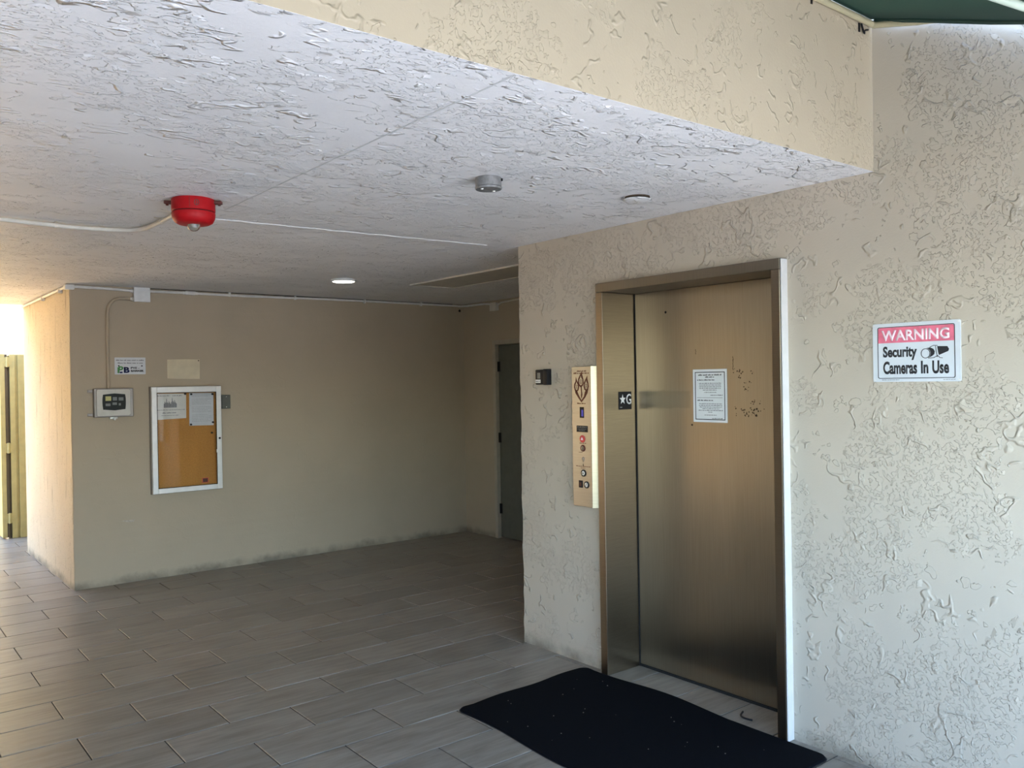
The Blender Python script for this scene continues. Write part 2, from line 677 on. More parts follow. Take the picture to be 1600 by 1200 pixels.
# =================================================================== SETTING
# ---- floor slab (grout bed) and tiles
b = B()
b.box(-3.2, 5.6, 0.9, 11.2, -0.12, -0.0040)
floor = struct(b.done('floor', 'grout'))
G = 0.0062
PX, PY = 0.2995 * 2, 0.2915
ROW0 = 3.105


def tile_mesh():
    bm = bmesh.new()
    hx, hy = (PX - G) / 2, (PY - G) / 2
    c = 0.0018
    top = [bm.verts.new((sx * (hx - c), sy * (hy - c), 0.0)) for sx, sy in ((-1, -1), (1, -1), (1, 1), (-1, 1))]
    low = [bm.verts.new((sx * hx, sy * hy, -0.0016)) for sx, sy in ((-1, -1), (1, -1), (1, 1), (-1, 1))]
    bot = [bm.verts.new((sx * hx, sy * hy, -0.008)) for sx, sy in ((-1, -1), (1, -1), (1, 1), (-1, 1))]
    bm.faces.new(top)
    for p, q in ((low, top), (bot, low)):
        for i in range(4):
            j = (i + 1) % 4
            bm.faces.new((p[i], p[j], q[j], q[i]))
    me = bpy.data.meshes.new('tile')
    bm.to_mesh(me)
    bm.free()
    me.materials.append(M['tile'])
    return me


tm = tile_mesh()
near, rest = [], []
for k in range(-19, 28):
    y0 = ROW0 + PY * k
    ox = 0.838 if k % 2 == 1 else 0.5385
    for i in range(-7, 9):
        x0 = ox + PX * i
        cx, cy = x0 + PX / 2, y0 + PY / 2
        if cx > 5.5 or cx < -3.2 or cy > 11.05 or cy < 1.05:
            continue
        if cx - PX / 2 > 3.5 and cy + PY / 2 < YC:          # under the elevator shaft
            continue
        if cx - PX / 2 > XL and cy - PY / 2 > YB:            # under the back wall block
            continue
        if cx - PX / 2 > XR:
            continue
        # seen from the entrance?
        d = Vector((cx, cy, -1.6))
        zf = d.x * _f[0] + d.y * _f[1] - 1.6 * _f[2]
        vis = False
        if zf > 0.4:
            pu = abs((d.x * _r[0] + d.y * _r[1]) / zf)
            pv = 1.6 / zf
            vis = pu < 0.70 and pv < 0.60
        (near if vis else rest).append((zf, cx, cy))
near.sort()
for zf, cx, cy in near[300:]:
    rest.append((zf, cx, cy))
for zf, cx, cy in near[:300]:
    o = bpy.data.objects.new('tile', tm)
    o.location = (cx, cy, rw.uniform(-0.0007, 0.0002))
    o.rotation_euler = (rw.uniform(-0.0012, 0.0012), rw.uniform(-0.0008, 0.0008), 0)
    o.parent = floor
    COL.objects.link(o)
bm = bmesh.new()
for zf, cx, cy in rest:
    n0 = len(bm.verts)
    bm.from_mesh(tm)
    bm.verts.ensure_lookup_table()
    for v in bm.verts[n0:]:
        v.co.x += cx
        v.co.y += cy
me = bpy.data.meshes.new('tile_field')
bm.to_mesh(me)
bm.free()
me.materials.append(M['tile'])
o = bpy.data.objects.new('tile_field', me)
o.parent = floor
o['kind'] = 'stuff'
COL.objects.link(o)

# ---- ground outside
b = B()
b.box(-60, 60, -60, 11.2, -0.30, -0.125)
struct(b.done('ground', 'ground'))
b = B()
b.box(-12, 14, -12, 0.9, -0.12, -0.012)
struct(b.done('walkway', 'walk'))
b = B()
b.box(-30, 30, 11.2, 60, -0.12, -0.004)
struct(b.done('courtyard', 'yard'))
b = B()
b.box(-20, 20, 22, 22.5, -0.004, 9.0)
struct(b.done('added_bounce_wall', 'bouncewall'))  # added backdrop that throws warm light back into the passage

# ---- ceiling slab and outer fascia
b = B()
b.box(-1.8, 5.6, YS, YE, H, H + 0.16)
ceiling = struct(b.done('ceiling', 'ceil'))
b = B()
b.box(-1.8, XW + 0.01, YS - 0.0006, YS + 0.22, H + 0.0006, 3.15)
struct(b.done('wall_fascia', 'fascia'))
# plaster joints in the ceiling
b = B()
b.box(1.4245, 1.4305, YS + 0.004, 3.9, H - 0.0012, H + 0.002)
struct(b.done('trim_1', plain('grey_joint', (0.62, 0.62, 0.62), 0.6)))
b = B()
pts = [(1.42 + 0.055 * i, 4.135 - 0.0026 * i + 0.006 * math.sin(i * 1.7), H) for i in range(31)]
b.tube(pts, 0.0035, 6)
struct(b.done('trim_2', 'dirtwhite'))


# ---- walls
def wall_col(b, x0, x1, y0, y1, z0, z1, jx=None, jy=None, n=60, amp=0.004, seed=1):
    """wall box whose one upright edge (jx, jy) is slightly uneven"""
    rr = random.Random(seed)
    prev = None
    cx = [0.0] * (n + 1)
    cy = [0.0] * (n + 1)
    a = c = 0.0
    for i in range(n + 1):
        a = 0.75 * a + rr.uniform(-amp, amp)
        c = 0.75 * c + rr.uniform(-amp, amp)
        cx[i], cy[i] = a, c
    for i in range(n + 1):
        z = z0 + (z1 - z0) * i / n
        ring = []
        for x, y in ((x0, y0), (x1, y0), (x1, y1), (x0, y1)):
            if jx is not None and abs(x - jx) < 1e-6 and abs(y - jy) < 1e-6:
                # small rounded corner
                s = 0.008
                dx = 1 if x == x0 else -1
                dy = 1 if y == y0 else -1
                pa = (x + cx[i] * 0.4, y + dy * s + cy[i])
                pb = (x + dx * s + cx[i], y + cy[i] * 0.4)
                pair = [pa, pb]
                # keep winding: decide by which neighbour comes first
                idx = ((x0, y0), (x1, y0), (x1, y1), (x0, y1)).index((x, y))
                if idx in (0, 2):
                    pair = [pa, pb]
                else:
                    pair = [pb, pa]
                for p in pair:
                    ring.append(b.bm.verts.new((p[0], p[1], z)))
            else:
                ring.append(b.bm.verts.new((x, y, z)))
        if prev:
            m_ = len(ring)
            for k in range(m_):
                j = (k + 1) % m_
                b.bm.faces.new((prev[k], prev[j], ring[j], ring[k]))
        else:
            b.bm.faces.new(ring[::-1])
        prev = ring
    b.bm.faces.new(prev)


OY0, OY1, OZ = 2.152, 3.302, 2.116     # wall opening around the elevator frame
b = B()
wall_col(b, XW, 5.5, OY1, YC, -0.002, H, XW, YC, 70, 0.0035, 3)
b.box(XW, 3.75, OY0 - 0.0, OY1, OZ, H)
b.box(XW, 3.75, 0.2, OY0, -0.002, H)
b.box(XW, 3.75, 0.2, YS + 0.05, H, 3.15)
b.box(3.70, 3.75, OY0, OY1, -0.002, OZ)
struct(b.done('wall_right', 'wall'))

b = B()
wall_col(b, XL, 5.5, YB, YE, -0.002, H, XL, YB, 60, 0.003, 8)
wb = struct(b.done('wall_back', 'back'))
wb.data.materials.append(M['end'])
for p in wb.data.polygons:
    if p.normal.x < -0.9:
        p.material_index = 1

b = B()
b.box(1.66, 5.5, YE, 10.56, -0.002, H)
struct(b.done('added_shade_wall', 'end'))  # hidden wall, added to cast shade on the floor by the gate

# recess wall with a doorway
RD0, RD1, RDZ = 5.93, 6.853, 2.006
b = B()
b.box(XR, 5.5, RD1, YB, -0.002, H)
b.box(XR, 5.5, YC, RD0, -0.002, H)
b.box(XR, 5.5, RD0, RD1, RDZ, H)
b.box(5.44, 5.5, RD0, RD1, -0.002, RDZ)
struct(b.done('wall_recess', 'back'))

# far left wall of the open passage (outside the frame, closes the space)
b = B()
b.box(-1.8, -1.6, YS + 0.22, YE, -0.002, H)
struct(b.done('wall_left', 'opp'))

b = B()
b.box(-3.2, -2.6, -7.0, YS + 0.3, -0.02, 1.25)
struct(b.done('light_blocker', 'light_blocker'))  # unseen block, added to keep sunlit ground from lighting the right wall
b = B()
b.box(-1.8, -0.65, YS + 0.01, YS + 0.21, -0.002, H)
struct(b.done('light_block_wall', 'fascia'))  # unseen wall, added to cut the light entering from front left

# ---- recess door
door = struct(bpy.data.objects.new('door_1', None))
COL.objects.link(door)
door.location = (XR, RD1, 0)
door.rotation_euler = (0, 0, RZ_E)
dw = RD1 - RD0
b = B()
b.box(0.0, 0.045, -0.012, 0.09, 0, RDZ, 0.003)
b.box(dw - 0.045, dw, -0.012, 0.09, 0, RDZ, 0.003)
b.box(0.045, dw - 0.045, -0.012, 0.09, RDZ - 0.045, RDZ, 0.003)
b.done('door_frame', 'frame_paint', door)
b = B()
b.box(0.050, dw - 0.05, 0.028, 0.068, 0.012, RDZ - 0.05, 0.002)
leaf = b.done('door_leaf', 'greendoor', door)
for z in (0.30, 1.02, 1.74):
    b = B()
    b.tube([(0.049, 0.022, z - 0.05), (0.049, 0.022, z + 0.05)], 0.008, 8)
    b.box(0.049, 0.075, 0.0255, 0.0285, z - 0.05, z + 0.05)
    b.done('hinge', 'dark', door)
b = B()
b.lathe([(0.03, 0), (0.03, 0.008), (0.012, 0.012), (0.012, 0.04), (0.027, 0.05), (0.027, 0.07), (0.0, 0.078)], 16, 'y', (dw - 0.12, 0.028, 0.98))
b.done('door_knob', 'alu', door, 40)

# plaster lip on the right side of the elevator frame
b = B()
b.box(XF + 0.001, XW + 0.012, OY0 - 0.007, OY0 - 0.0005, 0.0, OZ - 0.004, 0.002)
struct(b.done('trim_3', 'caulk'))

# =================================================================== ELEVATOR ENTRANCE
# local frame: x to the right along the wall (-Y world), y into the wall, z up; origin at left outer corner of the frame
ent = thing('elevator_entrance', 'brushed steel elevator doorway with closed door panel in the cream stucco wall', 'elevator', (XF, 3.300, 0.0), RZ_E)
fw = 3.300 - 2.154
dep = XD - XF
b = B()
b.box(0, 0.049, 0, dep + 0.02, 0.0, 2.0655, 0.0025)
jl = b.done('jamb', 'steel', ent)
b = B()
b.box(fw - 0.045, fw, 0, dep + 0.02, 0.0, 2.0655, 0.0025)
jr = b.done('jamb', 'steel', ent)
b = B()
b.box(0, fw, 0, dep + 0.02, 2.0665, 2.115, 0.0025)
b.done('header', 'steelhead', ent)
b = B()
b.box(0.053, fw - 0.046, dep, dep + 0.03, 0.014, 2.066, 0.002)
dp = b.done('door_panel', 'steeldoor', ent)
b = B()
b.box(0.0495, 0.0545, dep - 0.004, dep + 0.012, 0.0, 2.066)
b.box(0.05, fw - 0.046, dep - 0.002, dep + 0.02, 0.0, 0.013)
b.done('door_gap_shade', 'dark', ent)  # dark strips stand in for the shaded gap beside and under the door
# door panel children: bolt hole, scuffs left by torn tape
def ex(y):      # world y on the door -> local x
    return 3.300 - y
SC = 0.989
def on_door(y, z):  # positions measured on the plane x=3.521, brought to the door plane
    return ex(y * 0.9878), 1.6 + (z - 1.6) * 0.9878
b = B()
x, z = on_door(3.062, 1.954)
b.lathe([(0.0065, 0), (0.0065, 0.002), (0.0, 0.0025)], 14, 'y', (x, dep, z))
b.done('key_hole', 'dark', dp)
b = B()
rs = random.Random(5)
def flake(cx, cz, s, el=1.0):
    n = 7
    pts = [(cx + s * rs.uniform(0.4, 1.1) * math.cos(2 * PI * i / n), cz + s * el * rs.uniform(0.4, 1.1) * math.sin(2 * PI * i / n)) for i in range(n)]
    b.poly(pts, dep - 0.0007, dep + 0.0002)
for (y, z, sy, sz, n) in ((2.600, 1.622, 0.03, 0.012, 10), (2.515, 1.62, 0.012, 0.006, 3), (2.598, 1.595, 0.02, 0.006, 3), (2.545, 1.572, 0.03, 0.006, 5),
                           (2.55, 1.535, 0.02, 0.015, 6), (2.505, 1.47, 0.025, 0.012, 10), (2.50, 1.435, 0.03, 0.018, 16), (2.56, 1.425, 0.03, 0.02, 10), (2.615, 1.43, 0.004, 0.03, 3), (2.545, 1.408, 0.03, 0.006, 7), (2.49, 1.408, 0.012, 0.004, 4)):
    for k in range(n):
        x, zz = on_door(y + rs.gauss(0, sy * 0.6), z + rs.gauss(0, sz * 0.6))
        flake(x, zz, rs.uniform(0.0022, 0.0058))
for (y, z0, z1, n) in ((2.627, 1.635, 1.705, 12), (2.861, 1.722, 1.748, 4)):
    for k in range(n):
        x, zz = on_door(y + rs.gauss(0, 0.0008), z0 + (z1 - z0) * k / n)
        flake(x, zz, 0.0022, 2.2)
x, zz = on_door(2.892, 1.349)
flake(x, zz, 0.008)
so = b.done('scuff_marks', 'scr', dp)
so['kind'] = 'stuff'

# ---- floor-level plate on the left return of the doorway
g = thing('floor_plate', 'small black plate with white star and letter G on the steel jamb', 'sign', (3.391, 3.251, 1.478))
b = B()
b.box(-0.050, 0.050, -0.003, 0, -0.049, 0.049, 0.001)
b.done('plate', 'black', g)
b = B()
st = []
for i in range(10):
    r = 0.026 if i % 2 == 0 else 0.0105
    a = PI / 2 + i * PI / 5
    st.append((-0.021 + r * math.cos(a) * 0.95, 0.006 + r * math.sin(a) * 1.1))
b.poly(st, -0.0038, -0.0028)
b.done('star_emblem', 'white', g)
text('G', g, 'white', 0.008, 0.047, -0.021, 0.036, -0.0029, 0.012)
b = B()
for i in range(3):
    b.lathe([(0.0016, 0), (0.0016, 0.001), (0, 0.0012)], 8, 'y', (-0.040 + 0.006 * i, -0.0028, -0.036))
b.done('braille_dots', 'white', g)

# ---- notice on the door
nt_ = thing('door_notice', 'white printed bilingual notice sheet taped to the steel elevator door', 'notice', (XD, 2.739, 1.368 + 0.001), RZ_E)
b = B()
b.box(-0.107, 0.107, -0.0012, -0.0002, 0, 0.27)
b.done('sheet', plain('notice_paper', (0.76, 0.79, 0.80), 0.6, var=0.02), nt_)
b = B()
b.ring([(-0.094, 0.012), (0.094, 0.012), (0.094, 0.257), (-0.094, 0.257)], [(-0.090, 0.016), (0.090, 0.016), (0.090, 0.253), (-0.090, 0.253)], -0.0018, -0.0011)
b.done('border', 'ink', nt_)
print_lines(nt_, 'ink', [(-0.072, 0.074, 0.238, 0.0075), (-0.028, 0.028, 0.2275, 0.0068), (-0.080, 0.030, 0.2130, 0.006), (-0.080, 0.020, 0.109, 0.0062)], -0.0012, 'heading_lines')
rows = []
for i, (a, c) in enumerate(((-0.068, 0.073), (-0.066, 0.070), (-0.068, 0.071), (-0.067, 0.071), (-0.044, 0.044))):
    rows.append((a, c, 0.1965 - i * 0.0085, 0.0045))
rows += [(-0.036, 0.042, 0.151, 0.0038), (0.004, 0.080, 0.136, 0.0052)]
for i, (a, c) in enumerate(((-0.068, 0.075), (-0.070, 0.078), (-0.065, 0.073), (-0.048, 0.060), (-0.073, 0.080), (-0.012, 0.014))):
    rows.append((a, c, 0.0925 - i * 0.0085, 0.0045))
rows += [(-0.036, 0.042, 0.035, 0.0038), (0.012, 0.080, 0.018, 0.0048)]
print_lines(nt_, 'grey_ink', rows, -0.0012)
b = B()
b.box(-0.082, 0.078, -0.0017, -0.0011, 0.1245, 0.1262)
b.done('divider_line', 'grey_ink', nt_)

# ---- call panel left of the door
cp = thing('call_panel', 'tall narrow steel elevator call panel with round buttons on stucco', 'control panel', (XW, 3.428, 0.893), RZ_E)
PD = 0.040      # stands this far off the wall
def cpx(y):
    return 3.428 - y
def cpz(z):
    return z - 0.893
b = B()
b.box(-0.077, 0.077, -PD, 0.0, 0.0, 0.777, 0.002)
b.done('faceplate', 'steelpanel', cp)
b = B()
ch = [(0.0772, -PD), (0.1135, -0.002), (0.0772, -0.002)]
va = [b.bm.verts.new((x, y, 0.0)) for x, y in ch]
vb = [b.bm.verts.new((x, y, 0.777)) for x, y in ch]
b.bm.faces.new(va)
b.bm.faces.new(vb)
for i in range(3):
    b.bm.faces.new((va[i], va[(i + 1) % 3], vb[(i + 1) % 3], vb[i]))
b.done('bevelled_edge', 'steelbright', cp)['label'] = 'bright polished bevelled edge'
print_lines(cp, 'maroon', [(cpx(3.460), cpx(3.386), cpz(1.6405), 0.0075), (cpx(3.488), cpx(3.364), cpz(1.629), 0.0085)], -PD, 'printed_heading')
print_lines(cp, 'maroon', [(cpx(3.462), cpx(3.395), cpz(1.462), 0.007)], -PD, 'printed_caption')


def flame_leaf(cx, cz, w, h, lean):
    """pointed flame outline with hook tip"""
    return [(cx - w * 0.5, cz), (cx - w * 0.46, cz + h * 0.28), (cx - w * 0.2, cz + h * 0.58), (cx + lean, cz + h),
            (cx + lean * 0.6 + w * 0.12, cz + h * 0.70), (cx + w * 0.42, cz + h * 0.34), (cx + w * 0.5, cz), (cx + w * 0.36, cz - h * 0.30),
            (cx, cz - h * 0.5), (cx - w * 0.36, cz - h * 0.30)]
b = B()
P0 = -PD - 0.0008
# three flame heads
for cx, cz, w, h, ln in ((-0.002, 0.690, 0.046, 0.062, 0.010), (-0.037, 0.662, 0.042, 0.056, -0.004), (0.040, 0.667, 0.042, 0.058, 0.010)):
    b.ring(flame_leaf(cx, cz, w, h, ln), [(cx + 0.68 * (x - cx), cz + 0.60 * (z - cz)) for x, z in flame_leaf(cx, cz, w, h, 0.0)], P0, -PD + 0.0003)
# central wavy stem
pts = [(-0.004, 0.664), (0.005, 0.664), (0.006, 0.640), (0.009, 0.622), (0.006, 0.606), (0.001, 0.599), (-0.003, 0.612), (-0.001, 0.630), (-0.003, 0.648)]
b.poly(pts, P0, -PD + 0.0003)
# left and right stems meeting in a point
b.poly([(-0.052, 0.650), (-0.030, 0.636), (-0.020, 0.618), (0.001, 0.590), (0.001, 0.577), (-0.022, 0.600), (-0.046, 0.628)], P0, -PD + 0.0003)
b.poly([(0.001, 0.577), (0.001, 0.590), (0.022, 0.612), (0.030, 0.638), (0.056, 0.652), (0.050, 0.630), (0.030, 0.604)], P0, -PD + 0.0003)
b.done('flame_emblem', 'maroon', cp)
b = B()
for cx, cz in ((-0.002, 0.692), (-0.037, 0.664), (0.040, 0.668)):
    b.ring(circ(cx, cz, 0.0125, n=16), circ(cx, cz, 0.0105, n=16), P0, -PD + 0.0003)
    b.box(cx - 0.002, cx + 0.002, P0, -PD, cz - 0.007, cz + 0.003)
    b.poly(circ(cx, cz + 0.006, 0.0022, n=8), P0, -PD)
b.done('pictogram', 'maroon', cp)
# display
b = B()
b.box(cpx(3.4415), cpx(3.4095), -PD - 0.002, -PD + 0.001, cpz(1.385), cpz(1.445), 0.001)
dsp = b.done('display', 'black', cp)
b = B()
b.box(cpx(3.427), cpx(3.413), -PD - 0.0026, -PD - 0.0018, cpz(1.393), cpz(1.430))
b.done('display_glow', 'bluedisp', dsp)
# black notice plate
b = B()
b.box(cpx(3.469), cpx(3.381), -PD - 0.002, -PD + 0.001, cpz(1.306), cpz(1.3415), 0.001)
pl = b.done('notice_plate', 'black', cp)
print_lines(pl, 'greylens', [(cpx(3.463), cpx(3.387), cpz(1.331), 0.006), (cpx(3.46), cpx(3.39), cpz(1.321), 0.004), (cpx(3.45), cpx(3.40), cpz(1.313), 0.003)], -PD - 0.002)


def ring_button(x, z, r, ringm, capm, name='button', capcol=None):
    b = B()
    b.lathe([(r, 0), (r, 0.003), (r * 0.94, 0.004), (r * 0.66, 0.004), (r * 0.64, 0.0025)], 24, 'y', (x, -PD, z))
    o = b.done(name, ringm, cp, 40)
    b = B()
    b.lathe([(r * 0.64, 0.0), (r * 0.64, 0.0035), (r * 0.55, 0.0045), (0, 0.005)], 24, 'y', (x, -PD, z))
    b.done('button_cap', capm, o, 40)
    return o
o = ring_button(cpx(3.4235), cpz(1.2685), 0.0205, 'redbtn', 'redbtn', 'fire_hat_button')
o['label'] = 'round red button'
b = B()
b.poly([(cpx(3.4235) - 0.009, cpz(1.262)), (cpx(3.4235) + 0.010, cpz(1.262)), (cpx(3.4235) + 0.006, cpz(1.272)), (cpx(3.4235), cpz(1.279)), (cpx(3.4235) - 0.005, cpz(1.272))], -PD - 0.0058, -PD - 0.0045)
b.done('hat_emblem', 'pinkwhite', o)
o = ring_button(cpx(3.421), cpz(1.217), 0.0185, 'maroon', 'steelpanel', 'key_switch')
b = B()
b.box(cpx(3.421) - 0.0012, cpx(3.421) + 0.0012, -PD - 0.0056, -PD - 0.0046, cpz(1.210), cpz(1.224))
b.done('key_slot', 'dark', o)
print_lines(cp, 'maroon', [(cpx(3.448), cpx(3.396), cpz(1.242), 0.005), (cpx(3.455), cpx(3.425), cpz(1.192), 0.004), (cpx(3.478), cpx(3.365), cpz(1.114), 0.005), (cpx(3.44), cpx(3.405), cpz(1.105), 0.004)], -PD, 'printed_lines')
b = B()
b.ring(circ(cpx(3.421), cpz(1.158), 0.0085, 0.0115), circ(cpx(3.421), cpz(1.158), 0.0055, 0.0080), -PD - 0.0025, -PD)
b.box(cpx(3.421) - 0.004, cpx(3.421) + 0.004, -PD - 0.002, -PD, cpz(1.141), cpz(1.147))
b.done('keyhole_ring', 'aludark', cp)
b = B()
b.poly([(cpx(3.421) - 0.004, cpz(1.120)), (cpx(3.421) + 0.004, cpz(1.120)), (cpx(3.421), cpz(1.132))], -PD - 0.001, -PD)
b.done('arrow_mark', 'ink', cp)
o = ring_button(cpx(3.419), cpz(1.079), 0.0195, 'black', 'alu', 'call_button')
b = B()
b.poly([(cpx(3.419) - 0.005, cpz(1.076)), (cpx(3.419) + 0.005, cpz(1.076)), (cpx(3.419), cpz(1.085))], -PD - 0.0058, -PD - 0.0045)
b.done('arrow_emblem', 'ink', o)
b = B()
b.box(cpx(3.457), cpx(3.428), -PD - 0.003, -PD, cpz(0.997), cpz(1.037), 0.001)
sq = b.done('square_plate', 'black', cp)
b = B()
b.box(cpx(3.449), cpx(3.436), -PD - 0.0036, -PD - 0.0028, cpz(1.006), cpz(1.026))
b.done('emblem', 'maroon', sq)
o = ring_button(cpx(3.3965), cpz(1.016), 0.0195, 'black', 'alu', 'key_switch')
b = B()
b.box(-0.0012, 0.0012, -PD - 0.0056, -PD - 0.0046, -0.010, 0.010, mtx=Matrix.Translation((cpx(3.3965), 0, cpz(1.016))) @ Matrix.Rotation(0.5, 4, 'Y'))
b.done('key_slot', 'dark', o)

# ---- card reader
cr = thing('card_reader', 'small black card reader box with white sticker on rough stucco', 'card reader', (XW, 3.777, 1.571), RZ_E)
b = B()
b.box(-0.058, 0.024, -0.028, 0.0, 0.0, 0.088, 0.005)
b.box(0.020, 0.058, -0.036, 0.0, -0.002, 0.091, 0.004)
b.done('body', 'black', cr, 30)
b = B()
b.box(-0.038, -0.012, -0.0290, -0.0278, 0.036, 0.070)
b.done('reader_window', 'greylens', cr)
b = B()
b.box(-0.054, -0.010, -0.0292, -0.0278, 0.010, 0.030)
stk = b.done('sticker', 'white', cr)
print_lines(stk, 'grey_ink', [(-0.050, -0.014, 0.016, 0.007)], -0.0292)

# ---- warning sign
ws = thing('warning_sign', 'white metal security cameras warning sign with faded pink band on the right stucco wall', 'sign', (XW, 1.5845, 1.5685), RZ_E)
sw, sh = 0.170, 0.231
b = B()
n = 8
b.poly(rrect(-sw, sw, 0, sh, 0.006, 3), -0.006, -0.001)
b.done('plate', 'signwhite', ws)
b = B()
b.ring(rrect(-0.150, 0.150, 0.013, 0.217, 0.007), rrect(-0.1475, 0.1475, 0.0155, 0.2145, 0.0055), -0.0068, -0.0058)
b.done('border', 'ink', ws)
b = B()
b.poly([(-0.147, 0.1535), (0.147, 0.1535), (0.147, 0.208), (0.145, 0.2125), (0.141, 0.2142), (-0.141, 0.2142), (-0.145, 0.2125), (-0.147, 0.208)], -0.0064, -0.0058)
b.done('pink_band', 'pink', ws)
text('WARNING', ws, 'pinkwhite', -0.134, 0.130, 0.161, 0.204, -0.0064, 0.03)
text('Security', ws, 'ink', -0.128, 0.007, 0.084, 0.140, -0.0060, 0.035)
text('Cameras', ws, 'ink', -0.128, 0.007, 0.030, 0.081, -0.0060, 0.035)
text('In', ws, 'ink', 0.022, 0.050, 0.031, 0.080, -0.0060, 0.035)
text('Use', ws, 'ink', 0.065, 0.127, 0.030, 0.080, -0.0060, 0.035)
# camera pictogram
b = B()
b.ring(circ(0.040, 0.108, 0.018, 0.019, 28), circ(0.040, 0.108, 0.0155, 0.0165, 28), -0.0068, -0.0058)
# dark barrel
arc = [(0.040 + 0.0195 * math.cos(a), 0.108 + 0.0205 * math.sin(a)) for a in [math.radians(d) for d in (80, 55, 30, 5, -20, -45, -62)]]
b.poly(arc + [(0.066, 0.098), (0.073, 0.104), (0.075, 0.115), (0.070, 0.124), (0.058, 0.130)], -0.0066, -0.0058)
# housing hood
b.poly([(0.084, 0.134), (0.122, 0.1325), (0.128, 0.122), (0.125, 0.114), (0.090, 0.100), (0.0875, 0.112)], -0.0066, -0.0058)
# outline of the collar and the bracket
for p, q in (((0.056, 0.131), (0.071, 0.1375)), ((0.071, 0.1375), (0.086, 0.1365)), ((0.078, 0.135), (0.0805, 0.113)), ((0.0805, 0.113), (0.084, 0.098)), ((0.084, 0.098), (0.071, 0.0905)), ((0.071, 0.0905), (0.050, 0.0895)), ((0.086, 0.0985), (0.094, 0.0900)), ((0.094, 0.0900), (0.104, 0.0890)), ((0.086, 0.0985), (0.083, 0.093))):
    dx, dz = q[0] - p[0], q[1] - p[1]
    L_ = math.hypot(dx, dz)
    ux, uz = -dz / L_ * 0.0011, dx / L_ * 0.0011
    b.poly([(p[0] - ux, p[1] - uz), (q[0] - ux, q[1] - uz), (q[0] + ux, q[1] + uz), (p[0] + ux, p[1] + uz)], -0.0067, -0.0058)
b.done('camera_emblem', 'ink', ws)
print_lines(ws, 'grey_ink', [(-0.134, -0.064, 0.0062, 0.003), (0.105, 0.150, 0.0062, 0.003)], -0.0060, 'small_print')
for x in (-sw + 0.007, sw - 0.007):
    for z in (0.007, sh - 0.007):
        b = B()
        b.lathe([(0.003, 0), (0.003, 0.0012), (0, 0.0018)], 10, 'y', (x, -0.006, z))
        b.done('rivet', 'alu', ws)

# =================================================================== FLOOR THINGS
# ---- mat
mt = thing('floor_mat', 'black rectangular carpet mat lying on the tiles before the elevator door', 'mat', (2.79, 2.69, 0.0))
def mat_outline(grow=0.0):
    pts = []
    x0, x1, y0, y1, r = 2.338, 3.215, 1.945, 3.425, 0.045
    def seg(ax, ay, bx, by, n, fn):
        for i in range(n):
            t = i / n
            pts.append((ax + (bx - ax) * t + fn(t, 0), ay + (by - ay) * t + fn(t, 1)))
    def arc(cx, cy, a0):
        for i in range(6):
            a = math.radians(a0 + 90 * i / 6)
            pts.append((cx + r * math.cos(a), cy + r * math.sin(a)))
    # near (right in view) long edges run along y; the far edge bows into the doorway
    bow = lambda t, k: (0.030 * math.exp(-((t - 0.66) / 0.20) ** 2) - 0.010 * math.sin(t * 9) * (t > 0.3)) if k == 0 else 0
    seg(x1, y0 + r, x1, y1 - r, 30, bow)
    arc(x1 - r, y1 - r, 0)
    seg(x1 - r, y1, x0 + r, y1 - 0.030, 16, lambda t, k: 0.007 * math.sin(t * 11) if k else 0)
    arc(x0 + r, y1 - 0.030 - r, 90)
    seg(x0, y1 - 0.03 - r, x0, y0 + r, 30, lambda t, k: 0.012 * math.sin(t * 9.5) if k == 0 else 0)
    arc(x0 + r, y0 + r, 180)
    seg(x0 + r, y0, x1 - r, y0, 16, lambda t, k: 0.006 * math.sin(t * 7) if k else 0)
    arc(x1 - r, y0 + r, 270)
    cx, cy = 2.79, 2.69
    return [((x - cx) * (1 + grow), (y - cy) * (1 + grow)) for x, y in pts]
bm = bmesh.new()
lay = []
for gr_, z in ((0.004, 0.0015), (0.004, 0.003), (0.0, 0.0095), (-0.012, 0.011)):
    lay.append([bm.verts.new((x, y, z)) for x, y in mat_outline(gr_)])
for p, q in zip(lay[:-1], lay[1:]):
    for i in range(len(p)):
        j = (i + 1) % len(p)
        bm.faces.new((p[i], p[j], q[j], q[i]))
bm.faces.new(lay[-1])
bm.faces.new(lay[0][::-1])
bb = B()
bb.bm.free()
bb.bm = bm
bb.done('carpet_pad', 'mat', mt)
bm = bmesh.new()
lay = []
for gr_, z in ((0.010, 0.0003), (0.010, 0.002), (0.002, 0.0026)):
    lay.append([bm.verts.new((x, y, z)) for x, y in mat_outline(gr_)])
for p, q in zip(lay[:-1], lay[1:]):
    for i in range(len(p)):
        j = (i + 1) % len(p)
        bm.faces.new((p[i], p[j], q[j], q[i]))
bm.faces.new(lay[-1])
bm.faces.new(lay[0][::-1])
bb = B()
bb.bm.free()
bb.bm = bm
bb.done('rubber_backing', 'mat_edge', mt)
b = B()
rl = random.Random(3)
for i in range(26):
    x, y, s = rl.uniform(-0.38, 0.36), rl.uniform(-0.66, 0.62), rl.uniform(0.0010, 0.0024)
    b.box(x - s, x + s, y - s * 0.8, y + s * 0.8, 0.0105, 0.0105 + s)
lo = b.done('lint_specks', 'lint', mt)
lo['kind'] = 'stuff'

